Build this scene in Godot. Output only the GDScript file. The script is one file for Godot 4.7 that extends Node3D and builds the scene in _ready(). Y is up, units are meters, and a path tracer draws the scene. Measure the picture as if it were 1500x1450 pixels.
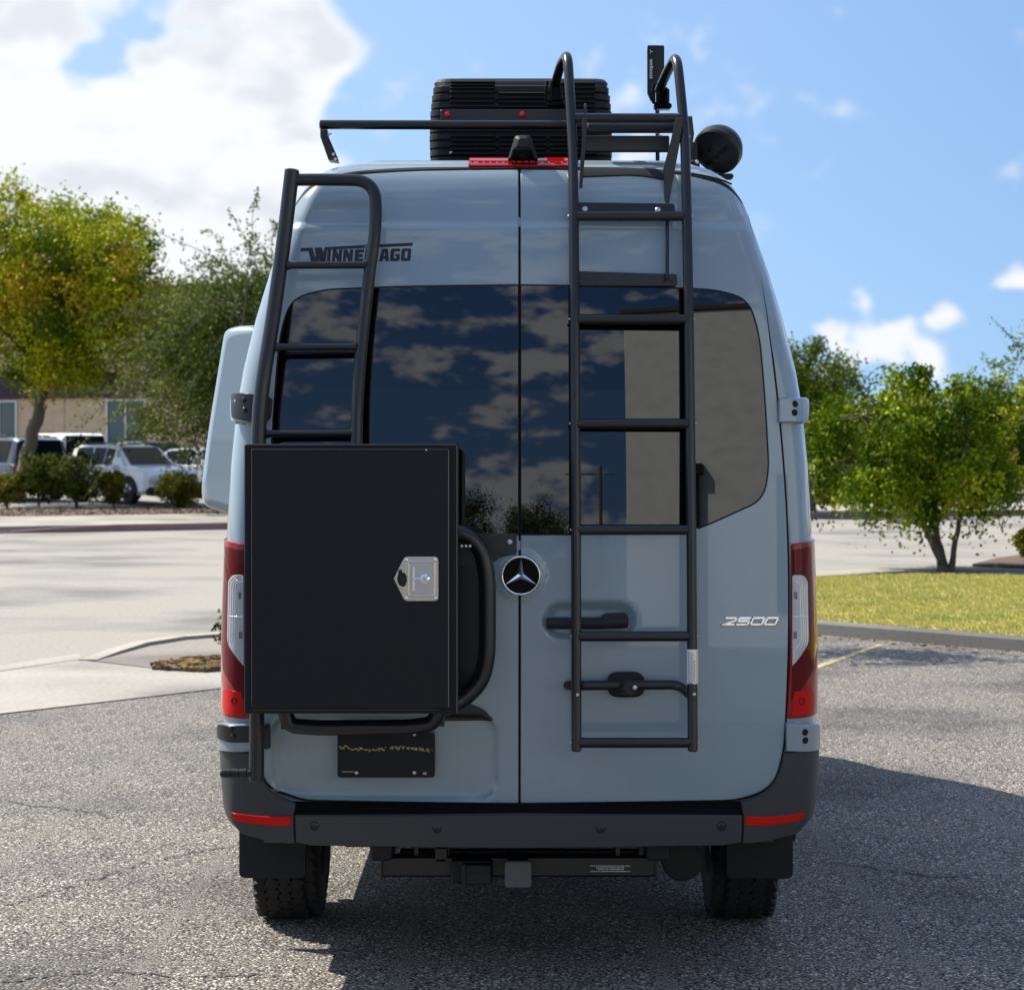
extends Node3D
# A grey-blue camper van seen from behind in a sunlit car park. x right, y up, z towards the viewer; metres. The van's rear doors stand at z = 0.

const F := 3456.0          # focal length that the survey of the place used
const EYE := Vector3(-0.0255, 1.863, 8.0)
const LEAN := 1.0
var used := {}
var M := {}
var rng := RandomNumberGenerator.new()
var nz := FastNoiseLite.new()


# ------------------------------------------------------------------ geometry collector
class Geo:
	var v := PackedVector3Array()
	var n := PackedVector3Array()
	var uv := PackedVector2Array()
	var c := PackedColorArray()
	var colored := false

	func tri(a: Vector3, b: Vector3, d: Vector3, na: Vector3, nb: Vector3, nd: Vector3) -> void:
		if (b - a).cross(d - a).dot(na + nb + nd) > 0.0:
			v.append_array([a, d, b]); n.append_array([na, nd, nb])
		else:
			v.append_array([a, b, d]); n.append_array([na, nb, nd])

	func face(a: Vector3, b: Vector3, d: Vector3, nn: Vector3) -> void:
		tri(a, b, d, nn, nn, nn)

	func flat(a: Vector3, b: Vector3, d: Vector3, out: Vector3) -> void:
		var nn := (b - a).cross(d - a)
		if nn.length_squared() < 1e-16:
			return
		nn = nn.normalized()
		if nn.dot(out) < 0.0:
			nn = -nn
		tri(a, b, d, nn, nn, nn)

	func quad(a: Vector3, b: Vector3, d: Vector3, e: Vector3, na: Vector3, nb: Vector3, nd: Vector3, ne: Vector3) -> void:
		tri(a, b, d, na, nb, nd)
		tri(a, d, e, na, nd, ne)

	func quadf(a: Vector3, b: Vector3, d: Vector3, e: Vector3, out: Vector3) -> void:
		flat(a, b, d, out)
		flat(a, d, e, out)

	func add(g: Geo, t := Transform3D()) -> void:
		var bn := t.basis.inverse().transposed()
		var flip := t.basis.determinant() < 0.0
		for i in range(0, g.v.size(), 3):
			for k in ([0, 2, 1] if flip else [0, 1, 2]):
				v.append(t * g.v[i + k]); n.append((bn * g.n[i + k]).normalized())

	func paint(col: Color) -> void:
		colored = true
		while c.size() < v.size():
			c.append(col)

	func mesh() -> ArrayMesh:
		var a := []
		a.resize(Mesh.ARRAY_MAX)
		a[Mesh.ARRAY_VERTEX] = v
		a[Mesh.ARRAY_NORMAL] = n
		if uv.size() == v.size():
			a[Mesh.ARRAY_TEX_UV] = uv
		if colored:
			a[Mesh.ARRAY_COLOR] = c
		var m := ArrayMesh.new()
		if v.size():
			m.add_surface_from_arrays(Mesh.PRIMITIVE_TRIANGLES, a)
		return m


# ------------------------------------------------------------------ scene-tree helpers
func numbered(called: String) -> String:
	var k: int = used.get(called, 0)
	used[called] = k + 1
	return called if k == 0 else "%s_%03d" % [called, k]


func tag(o: Node, label: String, category: String, group := "", kind := "") -> Node:
	o.set_meta("label", label)
	if category:
		o.set_meta("category", category)
	if group:
		o.set_meta("group", group)
	if kind:
		o.set_meta("kind", kind)
	return o


func thing(called: String, label: String, category: String, where := Vector3.ZERO, group := "") -> Node3D:
	var o := Node3D.new()
	o.name = numbered(called)
	add_child(o)
	o.position = where
	tag(o, label, category, group)
	return o


func put(g, called: String, mat: Material, parent: Node = self, label := "") -> MeshInstance3D:
	var o := MeshInstance3D.new()
	o.mesh = g.mesh() if g is Geo else g
	o.material_override = mat
	if parent == self:
		o.name = numbered(called)
		add_child(o)
	else:
		var k := 0
		while parent.has_node(called if k == 0 else "%s_%03d" % [called, k]):
			k += 1
		o.name = called if k == 0 else "%s_%03d" % [called, k]
		parent.add_child(o, true)
	if label:
		o.set_meta("label", label)
	return o


func struct(g, called: String, mat: Material, label: String) -> MeshInstance3D:
	var o := put(g, called, mat)
	tag(o, label, "", "", "structure")
	return o


# ------------------------------------------------------------------ materials
func lin(r: float, g: float, b: float) -> Color:
	return Color(r, g, b).linear_to_srgb()


func mat(key: String, col: Color, rough: float, metal := 0.0, spec := 0.5) -> StandardMaterial3D:
	var m := StandardMaterial3D.new()
	m.resource_name = key
	m.albedo_color = col
	m.roughness = rough
	m.metallic = metal
	m.metallic_specular = spec
	M[key] = m
	return m


func noise_tex(freq: float, size := 512, octaves := 5, kind := FastNoiseLite.TYPE_SIMPLEX_SMOOTH, ramp: Array = [], sd := 1, normal := false, bump := 4.0) -> NoiseTexture2D:
	var t := NoiseTexture2D.new()
	var f := FastNoiseLite.new()
	f.noise_type = kind
	f.frequency = freq
	f.fractal_octaves = octaves
	f.seed = sd
	t.noise = f
	t.width = size
	t.height = size
	t.seamless = true
	if normal:
		t.as_normal_map = true
		t.bump_strength = bump
	if ramp.size():
		var g := Gradient.new()
		g.offsets = PackedFloat32Array(ramp[0])
		g.colors = PackedColorArray(ramp[1])
		t.color_ramp = g
	return t


func world_map(m: StandardMaterial3D, metres: float) -> void:
	m.uv1_triplanar = true
	m.uv1_world_triplanar = true
	m.uv1_scale = Vector3.ONE / metres


func over(m: StandardMaterial3D, tex: Texture2D, metres: float) -> void:
	m.detail_enabled = true
	m.detail_blend_mode = BaseMaterial3D.BLEND_MODE_MUL
	m.detail_uv_layer = BaseMaterial3D.DETAIL_UV_2
	m.detail_albedo = tex
	m.uv2_triplanar = true
	m.uv2_world_triplanar = true
	m.uv2_scale = Vector3.ONE / metres


func aggregate_image(size: int, sd: int, shades: Array, dark: float) -> Array:   # stones pressed in binder: [colour, height]
	var f := FastNoiseLite.new()
	f.noise_type = FastNoiseLite.TYPE_CELLULAR
	f.seed = sd
	f.frequency = 0.085
	f.fractal_type = FastNoiseLite.FRACTAL_NONE
	f.cellular_jitter = 1.0
	f.cellular_return_type = FastNoiseLite.RETURN_CELL_VALUE
	var cell := f.get_seamless_image(size, size, false, false, 0.1, false).get_data()
	f.cellular_return_type = FastNoiseLite.RETURN_DISTANCE
	var dist := f.get_seamless_image(size, size, false, false, 0.1, false).get_data()
	var s := FastNoiseLite.new()
	s.seed = sd + 5
	s.frequency = 0.02
	s.fractal_octaves = 5
	var soft := s.get_seamless_image(size, size, false, false, 0.1, true).get_data()
	var rgb := PackedByteArray()
	rgb.resize(size * size * 3)
	var hgt := PackedByteArray()
	hgt.resize(size * size)
	var lo := 255
	var hi := 0
	for i in range(0, size * size, 7):
		lo = mini(lo, dist[i]); hi = maxi(hi, dist[i])
	for i in size * size:
		var q := float(dist[i] - lo) / maxf(1.0, hi - lo)
		var up := clampf(1.15 - q * 1.5, 0.0, 1.0)
		var pick := cell[i] * 7919 % 251
		var col: Color = shades[pick % shades.size()]
		var keep := lerpf(dark, 1.0, smoothstep(0.1, 0.55, up)) * (0.82 + 0.36 * soft[i] / 255.0)
		rgb[i * 3] = clampi(int(col.r * keep * 255.0), 0, 255)
		rgb[i * 3 + 1] = clampi(int(col.g * keep * 255.0), 0, 255)
		rgb[i * 3 + 2] = clampi(int(col.b * keep * 255.0), 0, 255)
		hgt[i] = clampi(int(up * (150 + pick % 100)), 0, 255)
	return [ImageTexture.create_from_image(Image.create_from_data(size, size, false, Image.FORMAT_RGB8, rgb)), ImageTexture.create_from_image(Image.create_from_data(size, size, false, Image.FORMAT_L8, hgt))]


func make_materials() -> void:
	var p := mat("paint", lin(0.205, 0.276, 0.322), 0.32, 0.0, 0.5)
	p.clearcoat_enabled = true
	p.clearcoat = 1.0
	p.clearcoat_roughness = 0.015
	var gl := mat("dark_glass", lin(0.0012, 0.0014, 0.0024), 0.008, 0.0, 0.55)
	gl.clearcoat_enabled = true
	gl.clearcoat = 0.7
	gl.clearcoat_roughness = 0.008
	var grain := noise_tex(0.12, 256, 3, FastNoiseLite.TYPE_SIMPLEX, [], 4, true, 2.0)
	for a in [["plastic", lin(0.017, 0.0175, 0.019), 0.5, 0.35, 0.36], ["powder", lin(0.0090, 0.0095, 0.0110), 0.28, 0.25, 0.5], ["black_panel", lin(0.0100, 0.0103, 0.0125), 0.48, 0.5, 0.32], ["bumper", lin(0.046, 0.0475, 0.051), 0.5, 0.4, 0.36], ["tread_black", lin(0.006, 0.006, 0.006), 0.7, 0.6, 0.15]]:
		var m := mat(a[0], a[1], a[2], 0.0, a[4])
		m.normal_enabled = true
		m.normal_texture = grain
		m.normal_scale = a[3] * 0.6
		world_map(m, 0.11)
	mat("rubber", lin(0.016, 0.016, 0.017), 0.6, 0.0, 0.35)
	mat("bare_edge", lin(0.16, 0.16, 0.16), 0.4, 0.5)
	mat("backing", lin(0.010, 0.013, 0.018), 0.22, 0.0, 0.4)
	mat("gap", lin(0.003, 0.003, 0.003), 0.9)
	mat("chrome", lin(0.82, 0.83, 0.85), 0.09, 1.0)
	mat("steel", lin(0.62, 0.60, 0.56), 0.22, 1.0)
	mat("zinc", lin(0.5, 0.5, 0.5), 0.35, 1.0)
	mat("gloss_black", lin(0.004, 0.004, 0.0045), 0.08, 0.0, 0.22)
	var r := mat("red_lens", lin(0.27, 0.004, 0.006), 0.06, 0.0, 0.35)
	r.clearcoat_enabled = true
	r.clearcoat = 0.4
	r.clearcoat_roughness = 0.01
	mat("dark_red_lens", lin(0.105, 0.004, 0.008), 0.05, 0.0, 0.3)
	mat("bright_red", lin(0.50, 0.008, 0.006), 0.15, 0.0, 0.3)
	mat("ruby", lin(0.5, 0.005, 0.01), 0.08)
	mat("clear_lens", lin(0.42, 0.43, 0.44), 0.08)
	mat("lens_line", lin(0.85, 0.86, 0.88), 0.15, 0.6)
	mat("lens_dark", lin(0.16, 0.16, 0.165), 0.15)
	mat("sticker", lin(0.78, 0.78, 0.75), 0.5)
	mat("sticker_yellow", lin(0.75, 0.68, 0.25), 0.5)
	mat("ink", lin(0.03, 0.03, 0.035), 0.6)
	mat("print", lin(0.6, 0.6, 0.62), 0.6)
	mat("faded_gold", lin(0.42, 0.36, 0.22), 0.6)
	mat("decal", lin(0.008, 0.009, 0.013), 0.5)
	mat("cover", lin(0.016, 0.016, 0.0165), 0.36, 0.0, 0.35)
	mat("tyre", lin(0.010, 0.010, 0.011), 0.8)
	mat("alloy", lin(0.25, 0.25, 0.26), 0.35, 0.7)
	mat("grey_plastic", lin(0.09, 0.09, 0.092), 0.55)
	# ground
	var warm := [Color(0.60, 0.585, 0.56), Color(0.50, 0.49, 0.475), Color(0.70, 0.68, 0.65), Color(0.42, 0.415, 0.41), Color(0.64, 0.61, 0.56), Color(0.92, 0.91, 0.89), Color(0.62, 0.61, 0.60), Color(0.22, 0.217, 0.215), Color(0.57, 0.53, 0.48)]
	var ag := aggregate_image(1024, 11, warm, 0.12)
	var stains := noise_tex(0.012, 512, 5, FastNoiseLite.TYPE_SIMPLEX_SMOOTH, [[0.0, 0.35, 0.6, 1.0], [Color(0.66, 0.655, 0.655), Color(0.90, 0.897, 0.893), Color(1, 0.995, 0.985), Color(1, 0.98, 0.95)]], 8)
	var asphalt := mat("asphalt", Color(0.885, 0.877, 0.858), 0.85)
	asphalt.albedo_texture = ag[0]
	asphalt.heightmap_enabled = true
	asphalt.heightmap_texture = ag[1]
	asphalt.heightmap_scale = 0.8
	world_map(asphalt, 0.92)
	over(asphalt, stains, 13.7)
	var conc_tex := noise_tex(0.05, 512, 6, FastNoiseLite.TYPE_SIMPLEX, [[0.0, 0.45, 1.0], [Color(0.86, 0.85, 0.83), Color(0.95, 0.945, 0.93), Color(1, 1, 0.99)]], 21)
	for a in [["concrete", Color(0.65, 0.635, 0.605)], ["street", Color(0.59, 0.58, 0.555)], ["gutter", Color(0.55, 0.53, 0.50)], ["kerb", Color(0.68, 0.66, 0.62)], ["grey_kerb", Color(0.47, 0.465, 0.455)], ["red_kerb", Color(0.58, 0.48, 0.475)]]:
		var m := mat(a[0], a[1], 0.9)
		m.albedo_texture = conc_tex
		world_map(m, 1.9)
		over(m, stains, 23.0)
	var soil := mat("mulch", Color(1, 1, 1), 0.95)
	soil.albedo_texture = noise_tex(0.09, 512, 4, FastNoiseLite.TYPE_CELLULAR, [[0.0, 0.5, 1.0], [Color(0.22, 0.17, 0.13), Color(0.36, 0.29, 0.23), Color(0.55, 0.46, 0.38)]], 31)
	world_map(soil, 1.6)
	var lawn := mat("lawn", Color(1, 1, 1), 0.95)
	lawn.albedo_texture = noise_tex(0.06, 512, 6, FastNoiseLite.TYPE_SIMPLEX, [[0.0, 0.4, 0.7, 1.0], [Color(0.55, 0.53, 0.26), Color(0.65, 0.61, 0.31), Color(0.73, 0.67, 0.38), Color(0.77, 0.70, 0.45)]], 41)
	world_map(lawn, 2.3)
	over(lawn, stains, 7.3)
	mat("crack", lin(0.055, 0.053, 0.05), 0.95)
	mat("yellow_paint", lin(0.38, 0.32, 0.15), 0.9)
	var far := mat("terrain", lin(0.12, 0.12, 0.07), 0.95)
	far.albedo_texture = conc_tex
	world_map(far, 6.0)
	# plants
	var bk := mat("bark", Color(1, 1, 1), 0.9)
	bk.albedo_texture = noise_tex(0.07, 256, 5, FastNoiseLite.TYPE_SIMPLEX, [[0.0, 0.5, 1.0], [Color(0.22, 0.20, 0.17), Color(0.40, 0.37, 0.33), Color(0.56, 0.53, 0.48)]], 51)
	bk.heightmap_enabled = true
	bk.heightmap_texture = noise_tex(0.07, 256, 5, FastNoiseLite.TYPE_SIMPLEX, [], 51)
	bk.heightmap_scale = 2.0
	bk.uv1_triplanar = true
	bk.uv1_scale = Vector3(2.2, 0.7, 2.2)
	var lf := mat("leaves", Color(1, 1, 1), 0.6, 0.0, 0.16)
	lf.vertex_color_use_as_albedo = true
	lf.backlight_enabled = true
	lf.backlight = Color(0.52, 0.52, 0.52)
	lf.cull_mode = BaseMaterial3D.CULL_DISABLED
	# buildings and cars
	var wall_tex := noise_tex(0.02, 512, 6, FastNoiseLite.TYPE_SIMPLEX, [[0.0, 0.5, 1.0], [Color(0.90, 0.89, 0.88), Color(0.97, 0.965, 0.96), Color(1, 1, 1)]], 61)
	for a in [["stucco", Color(0.76, 0.67, 0.55)], ["purple_band", Color(0.25, 0.165, 0.26)], ["tilt_wall", Color(0.86, 0.875, 0.855)], ["cap", Color(0.30, 0.27, 0.25)]]:
		var m := mat(a[0], a[1], 0.9)
		m.albedo_texture = wall_tex
		world_map(m, 5.0)
	mat("window_frame", lin(0.62, 0.62, 0.60), 0.4)
	mat("office_glass", lin(0.012, 0.022, 0.022), 0.04, 0.0, 0.9)
	for a in [["white_car", lin(0.78, 0.78, 0.76)], ["black_car", lin(0.012, 0.012, 0.013)], ["navy_car", lin(0.010, 0.013, 0.022)], ["silver_car", lin(0.42, 0.43, 0.44)], ["red_car", lin(0.25, 0.02, 0.02)]]:
		var m := mat(a[0], a[1], 0.3)
		m.clearcoat_enabled = true
		m.clearcoat = 0.6
		m.clearcoat_roughness = 0.02
	mat("car_glass", lin(0.004, 0.005, 0.006), 0.03, 0.0, 0.22)
	mat("lamp_glass", lin(0.55, 0.55, 0.55), 0.1)
	mat("wood_pole", lin(0.10, 0.075, 0.055), 0.9)


# ------------------------------------------------------------------ survey helpers
func at(px: float, py: float, z: float) -> Vector3:            # a point of the place from its bearing and its depth
	var d := EYE.z - z
	return Vector3(EYE.x + (px - 750.0) * d / F, EYE.y - (py - 645.0) * d / F, z)


func on_ground(px: float, py: float, h := 0.0) -> Vector3:
	var d := F * (EYE.y - h) / (py - 645.0)
	return Vector3(EYE.x + (px - 750.0) * d / F, h, EYE.z - d)


func ground_list(pts: Array, h := 0.0) -> PackedVector2Array:
	var out := PackedVector2Array()
	for p in pts:
		var g := on_ground(p[0], p[1], h)
		out.append(Vector2(g.x, g.z))
	return out


# ------------------------------------------------------------------ shape helpers
func fillet(pts: Array, r: float, steps := 6) -> PackedVector3Array:   # rounds the corners of a path
	var out := PackedVector3Array()
	for i in pts.size():
		var p: Vector3 = pts[i]
		if i == 0 or i == pts.size() - 1 or r <= 0.0:
			out.append(p)
			continue
		var a: Vector3 = pts[i - 1]
		var b: Vector3 = pts[i + 1]
		var k := minf(r, minf(p.distance_to(a), p.distance_to(b)) * 0.48)
		var s := p + (a - p).normalized() * k
		var e := p + (b - p).normalized() * k
		for j in steps + 1:
			var t := float(j) / steps
			out.append(s.lerp(p, t).lerp(p.lerp(e, t), t))
	return out


func round_poly(pts: Array, steps := 5) -> PackedVector2Array:   # each corner [x, y, radius]
	var out := PackedVector2Array()
	var k := pts.size()
	for i in k:
		var p := Vector2(pts[i][0], pts[i][1])
		var r: float = pts[i][2] if pts[i].size() > 2 else 0.0
		if r <= 0.0:
			out.append(p)
			continue
		var a := Vector2(pts[(i + k - 1) % k][0], pts[(i + k - 1) % k][1])
		var b := Vector2(pts[(i + 1) % k][0], pts[(i + 1) % k][1])
		var m := minf(r, minf(p.distance_to(a), p.distance_to(b)) * 0.49)
		var s := p + (a - p).normalized() * m
		var e := p + (b - p).normalized() * m
		for j in steps + 1:
			var t := float(j) / steps
			out.append(s.lerp(p, t).lerp(p.lerp(e, t), t))
	return out


func tube(g: Geo, path: PackedVector3Array, r0: float, r1 := -1.0, sides := 14, caps := true) -> void:
	if r1 < 0.0:
		r1 = r0
	var side := Vector3.ZERO
	var prev: Array = []
	var k := path.size()
	for i in k:
		var d := (path[mini(i + 1, k - 1)] - path[maxi(i - 1, 0)]).normalized()
		if side == Vector3.ZERO:
			side = d.cross(Vector3.UP if absf(d.y) < 0.9 else Vector3.RIGHT).normalized()
		side = (side - d * side.dot(d)).normalized()
		var up := d.cross(side)
		var r := lerpf(r0, r1, float(i) / maxi(k - 1, 1))
		var ring: Array = []
		for j in sides:
			var a := TAU * j / sides
			ring.append(side * cos(a) + up * sin(a))
		if i:
			var pr: float = prev[1]
			for j in sides:
				var m: int = (j + 1) % sides
				g.quad(path[i - 1] + prev[0][j] * pr, path[i - 1] + prev[0][m] * pr, path[i] + ring[m] * r, path[i] + ring[j] * r, prev[0][j], prev[0][m], ring[m], ring[j])
		if caps and (i == 0 or i == k - 1):
			var nn := -d if i == 0 else d
			var b := minf(r * 0.25, 0.004)
			for j in sides:
				var m: int = (j + 1) % sides
				var c0: Vector3 = path[i] + ring[j] * (r - b) + nn * b
				var c1: Vector3 = path[i] + ring[m] * (r - b) + nn * b
				g.quad(path[i] + ring[j] * r, path[i] + ring[m] * r, c1, c0, (ring[j] + nn).normalized(), (ring[m] + nn).normalized(), (ring[m] + nn).normalized(), (ring[j] + nn).normalized())
				g.face(path[i] + nn * b, c0, c1, nn)
		prev = [ring, r]


func rod(g: Geo, a: Vector3, b: Vector3, r: float, sides := 14) -> void:
	tube(g, PackedVector3Array([a, b]), r, r, sides)


func box(g: Geo, c: Vector3, s: Vector3, bv := 0.003, basis := Basis()) -> void:   # a block with bevelled edges
	var h := s * 0.5
	bv = minf(bv, minf(h.x, minf(h.y, h.z)) * 0.9)
	var ax := [Vector3.RIGHT, Vector3.UP, Vector3.BACK]
	var t := Transform3D(basis, c)
	for i in 3:
		for sg in [-1.0, 1.0]:
			var w: Vector3 = ax[i] * sg
			var u: Vector3 = ax[(i + 1) % 3]
			var v: Vector3 = ax[(i + 2) % 3]
			var hu: float = h[(i + 1) % 3] - bv
			var hv: float = h[(i + 2) % 3] - bv
			var o: Vector3 = w * h[i]
			g.quadf(t * (o - u * hu - v * hv), t * (o + u * hu - v * hv), t * (o + u * hu + v * hv), t * (o - u * hu + v * hv), basis * w)
			for sv in [-1.0, 1.0]:                         # the edge between face w and face v
				var q: Vector3 = v * sv
				var oq: Vector3 = q * h[(i + 2) % 3]
				var a0: Vector3 = w * h[i] + q * hv
				var b0: Vector3 = w * (h[i] - bv) + oq
				g.quad(t * (a0 - u * hu), t * (a0 + u * hu), t * (b0 + u * hu), t * (b0 - u * hu), basis * w, basis * w, basis * q, basis * q)
	for sx in [-1.0, 1.0]:
		for sy in [-1.0, 1.0]:
			for sz in [-1.0, 1.0]:
				var k := Vector3(sx, sy, sz)
				g.flat(t * (k * Vector3(h.x, h.y - bv, h.z - bv)), t * (k * Vector3(h.x - bv, h.y, h.z - bv)), t * (k * Vector3(h.x - bv, h.y - bv, h.z)), basis * k)


func grid_box(g: Geo, a: Vector3, b: Vector3, bv := 0.003) -> void:
	box(g, (a + b) * 0.5, (b - a).abs(), bv)


func prism(g: Geo, poly: PackedVector2Array, z0: float, z1: float, bv := 0.003, t := Transform3D()) -> void:   # an outline with thickness; the front at z1 bevelled
	var k := poly.size()
	var inner := inset(poly, bv)
	var fwd := (t.basis * Vector3.BACK).normalized()
	var tri := Geometry2D.triangulate_polygon(inner)
	for i in range(0, tri.size(), 3):
		g.face(t * Vector3(inner[tri[i]].x, inner[tri[i]].y, z1), t * Vector3(inner[tri[i + 1]].x, inner[tri[i + 1]].y, z1), t * Vector3(inner[tri[i + 2]].x, inner[tri[i + 2]].y, z1), fwd)
		g.face(t * Vector3(inner[tri[i]].x, inner[tri[i]].y, z0), t * Vector3(inner[tri[i + 1]].x, inner[tri[i + 1]].y, z0), t * Vector3(inner[tri[i + 2]].x, inner[tri[i + 2]].y, z0), -fwd)
	for i in k:
		var j := (i + 1) % k
		var e := poly[j] - poly[i]
		var o2 := Vector2(e.y, -e.x)
		if Geometry2D.is_polygon_clockwise(poly):
			o2 = -o2
		var o := (t.basis * Vector3(o2.x, o2.y, 0)).normalized()
		g.quadf(t * Vector3(poly[i].x, poly[i].y, z0), t * Vector3(poly[j].x, poly[j].y, z0), t * Vector3(poly[j].x, poly[j].y, z1 - bv), t * Vector3(poly[i].x, poly[i].y, z1 - bv), o)
		g.quadf(t * Vector3(poly[i].x, poly[i].y, z1 - bv), t * Vector3(poly[j].x, poly[j].y, z1 - bv), t * Vector3(inner[j].x, inner[j].y, z1), t * Vector3(inner[i].x, inner[i].y, z1), o + fwd)
		g.quadf(t * Vector3(poly[i].x, poly[i].y, z0), t * Vector3(poly[j].x, poly[j].y, z0), t * Vector3(inner[j].x, inner[j].y, z0), t * Vector3(inner[i].x, inner[i].y, z0), -fwd)


func inset(poly: PackedVector2Array, d: float) -> PackedVector2Array:
	var out := PackedVector2Array()
	var k := poly.size()
	var cw := Geometry2D.is_polygon_clockwise(poly)
	for i in k:
		var e0 := (poly[i] - poly[(i + k - 1) % k]).normalized()
		var e1 := (poly[(i + 1) % k] - poly[i]).normalized()
		var n0 := Vector2(-e0.y, e0.x)
		var n1 := Vector2(-e1.y, e1.x)
		var m := (n0 + n1)
		m = n0 if m.length() < 0.1 else m / maxf(m.length_squared() * 0.5, 0.6)
		out.append(poly[i] + m * (-d if cw else d))
	return out


func lathe(g: Geo, prof: Array, t := Transform3D(), segs := 32) -> void:   # [radius, height along the axis y]; crease where radii repeat
	for i in prof.size() - 1:
		var a := Vector2(prof[i][0], prof[i][1])
		var b := Vector2(prof[i + 1][0], prof[i + 1][1])
		if a.distance_to(b) < 1e-6:
			continue
		var d := (b - a).normalized()
		var nr := Vector2(d.y, -d.x)
		for j in segs:
			var p := TAU * j / segs
			var q := TAU * (j + 1) / segs
			var cp := Vector3(cos(p), 0, sin(p))
			var cq := Vector3(cos(q), 0, sin(q))
			var np := (t.basis * (cp * nr.x + Vector3.UP * nr.y)).normalized()
			var nq := (t.basis * (cq * nr.x + Vector3.UP * nr.y)).normalized()
			g.quad(t * (cp * a.x + Vector3.UP * a.y), t * (cq * a.x + Vector3.UP * a.y), t * (cq * b.x + Vector3.UP * b.y), t * (cp * b.x + Vector3.UP * b.y), np, nq, nq, np)


func facing(p: Vector3, dir: Vector3, roll := 0.0) -> Transform3D:   # local y turned to dir
	var y := dir.normalized()
	var x := y.cross(Vector3.BACK if absf(y.z) < 0.9 else Vector3.UP).normalized()
	var b := Basis(x, y, x.cross(y))
	return Transform3D(b * Basis(Vector3.UP, roll), p)


func bolt(g: Geo, p: Vector3, dir: Vector3, r: float) -> void:
	lathe(g, [[r, 0.0], [r, r * 0.5], [r * 0.7, r * 0.8], [0.0, r * 0.9]], facing(p, dir), 10)


func slab(g: Geo, poly: PackedVector2Array, y1: float, y0 := -99.0) -> void:   # a level sheet (x, z) with sides down to y0
	var tri := Geometry2D.triangulate_polygon(poly)
	for i in range(0, tri.size(), 3):
		g.face(Vector3(poly[tri[i]].x, y1, poly[tri[i]].y), Vector3(poly[tri[i + 1]].x, y1, poly[tri[i + 1]].y), Vector3(poly[tri[i + 2]].x, y1, poly[tri[i + 2]].y), Vector3.UP)
	if y0 > -98.0:
		var cw := Geometry2D.is_polygon_clockwise(poly)
		for i in poly.size():
			var j := (i + 1) % poly.size()
			var e := poly[j] - poly[i]
			var o := Vector3(e.y, 0, -e.x) * (-1.0 if cw else 1.0)
			g.quadf(Vector3(poly[i].x, y0, poly[i].y), Vector3(poly[j].x, y0, poly[j].y), Vector3(poly[j].x, y1, poly[j].y), Vector3(poly[i].x, y1, poly[i].y), o)


func word(text: String, size: float, bold := true, depth := 0.004) -> Geo:   # lettering centred on the origin, facing +z
	var tm := TextMesh.new()
	var f := SystemFont.new()
	f.font_names = PackedStringArray(["Droid Sans"])
	f.font_weight = 700 if bold else 400
	tm.font = f
	tm.text = text
	tm.font_size = 64
	tm.pixel_size = size / 64.0
	tm.depth = depth
	tm.curve_step = 1.0
	var g := Geo.new()
	for s in tm.get_surface_count():
		var a := tm.surface_get_arrays(s)
		var idx = a[Mesh.ARRAY_INDEX]
		var vs: PackedVector3Array = a[Mesh.ARRAY_VERTEX]
		var ns: PackedVector3Array = a[Mesh.ARRAY_NORMAL]
		var order: PackedInt32Array = idx if idx != null else PackedInt32Array(range(vs.size()))
		for i in order:
			g.v.append(vs[i]); g.n.append(ns[i])
	return g


# ------------------------------------------------------------------ the van's skin: s runs round the body from the middle of the rear, h is the height
const HALF := [[0.30, 0.975], [0.50, 0.997], [0.58, 1.012], [0.80, 1.022], [0.926, 1.026], [1.157, 1.026], [1.551, 1.015], [1.782, 1.003], [1.967, 0.986], [2.106, 0.963], [2.291, 0.919], [2.453, 0.871], [2.638, 0.809], [2.70, 0.784], [2.75, 0.758], [2.782, 0.732], [2.812, 0.694], [2.832, 0.645], [2.846, 0.585]]
const DEPTH := [[0.20, -0.06], [0.30, -0.045], [0.58, -0.014], [0.90, 0.001], [1.30, 0.0], [1.78, -0.014], [2.10, -0.035], [2.38, -0.064], [2.58, -0.094], [2.70, -0.122], [2.75, -0.143], [2.782, -0.163], [2.812, -0.195], [2.832, -0.235], [2.846, -0.29], [2.93, -0.9]]
const BOW := 0.034
const RX := 0.085
const RZ := 0.17
const LC := 0.205


var half_cm := PackedFloat32Array()
var depth_cm := PackedFloat32Array()


func half_width(h: float) -> float:                 # HALF, read off every 2 mm
	if half_cm.is_empty():
		for k in 1400:
			half_cm.append(table(HALF, k * 0.002 + 0.2))
	var u := clampf((h - 0.2) * 500.0, 0.0, 1398.0)
	var i := int(u)
	return lerpf(half_cm[i], half_cm[i + 1], u - i)


func rear_depth(h: float) -> float:
	if depth_cm.is_empty():
		for k in 1400:
			depth_cm.append(depth_at(k * 0.002 + 0.2))
	var u := clampf((h - 0.2) * 500.0, 0.0, 1398.0)
	var i := int(u)
	return lerpf(depth_cm[i], depth_cm[i + 1], u - i)


func table(t: Array, y: float) -> float:
	if y <= t[0][0]:
		return t[0][1]
	for i in range(1, t.size()):
		if y <= t[i][0]:
			return lerpf(t[i - 1][1], t[i][1], (y - t[i - 1][0]) / (t[i][0] - t[i - 1][0]))
	return t[-1][1]


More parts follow.
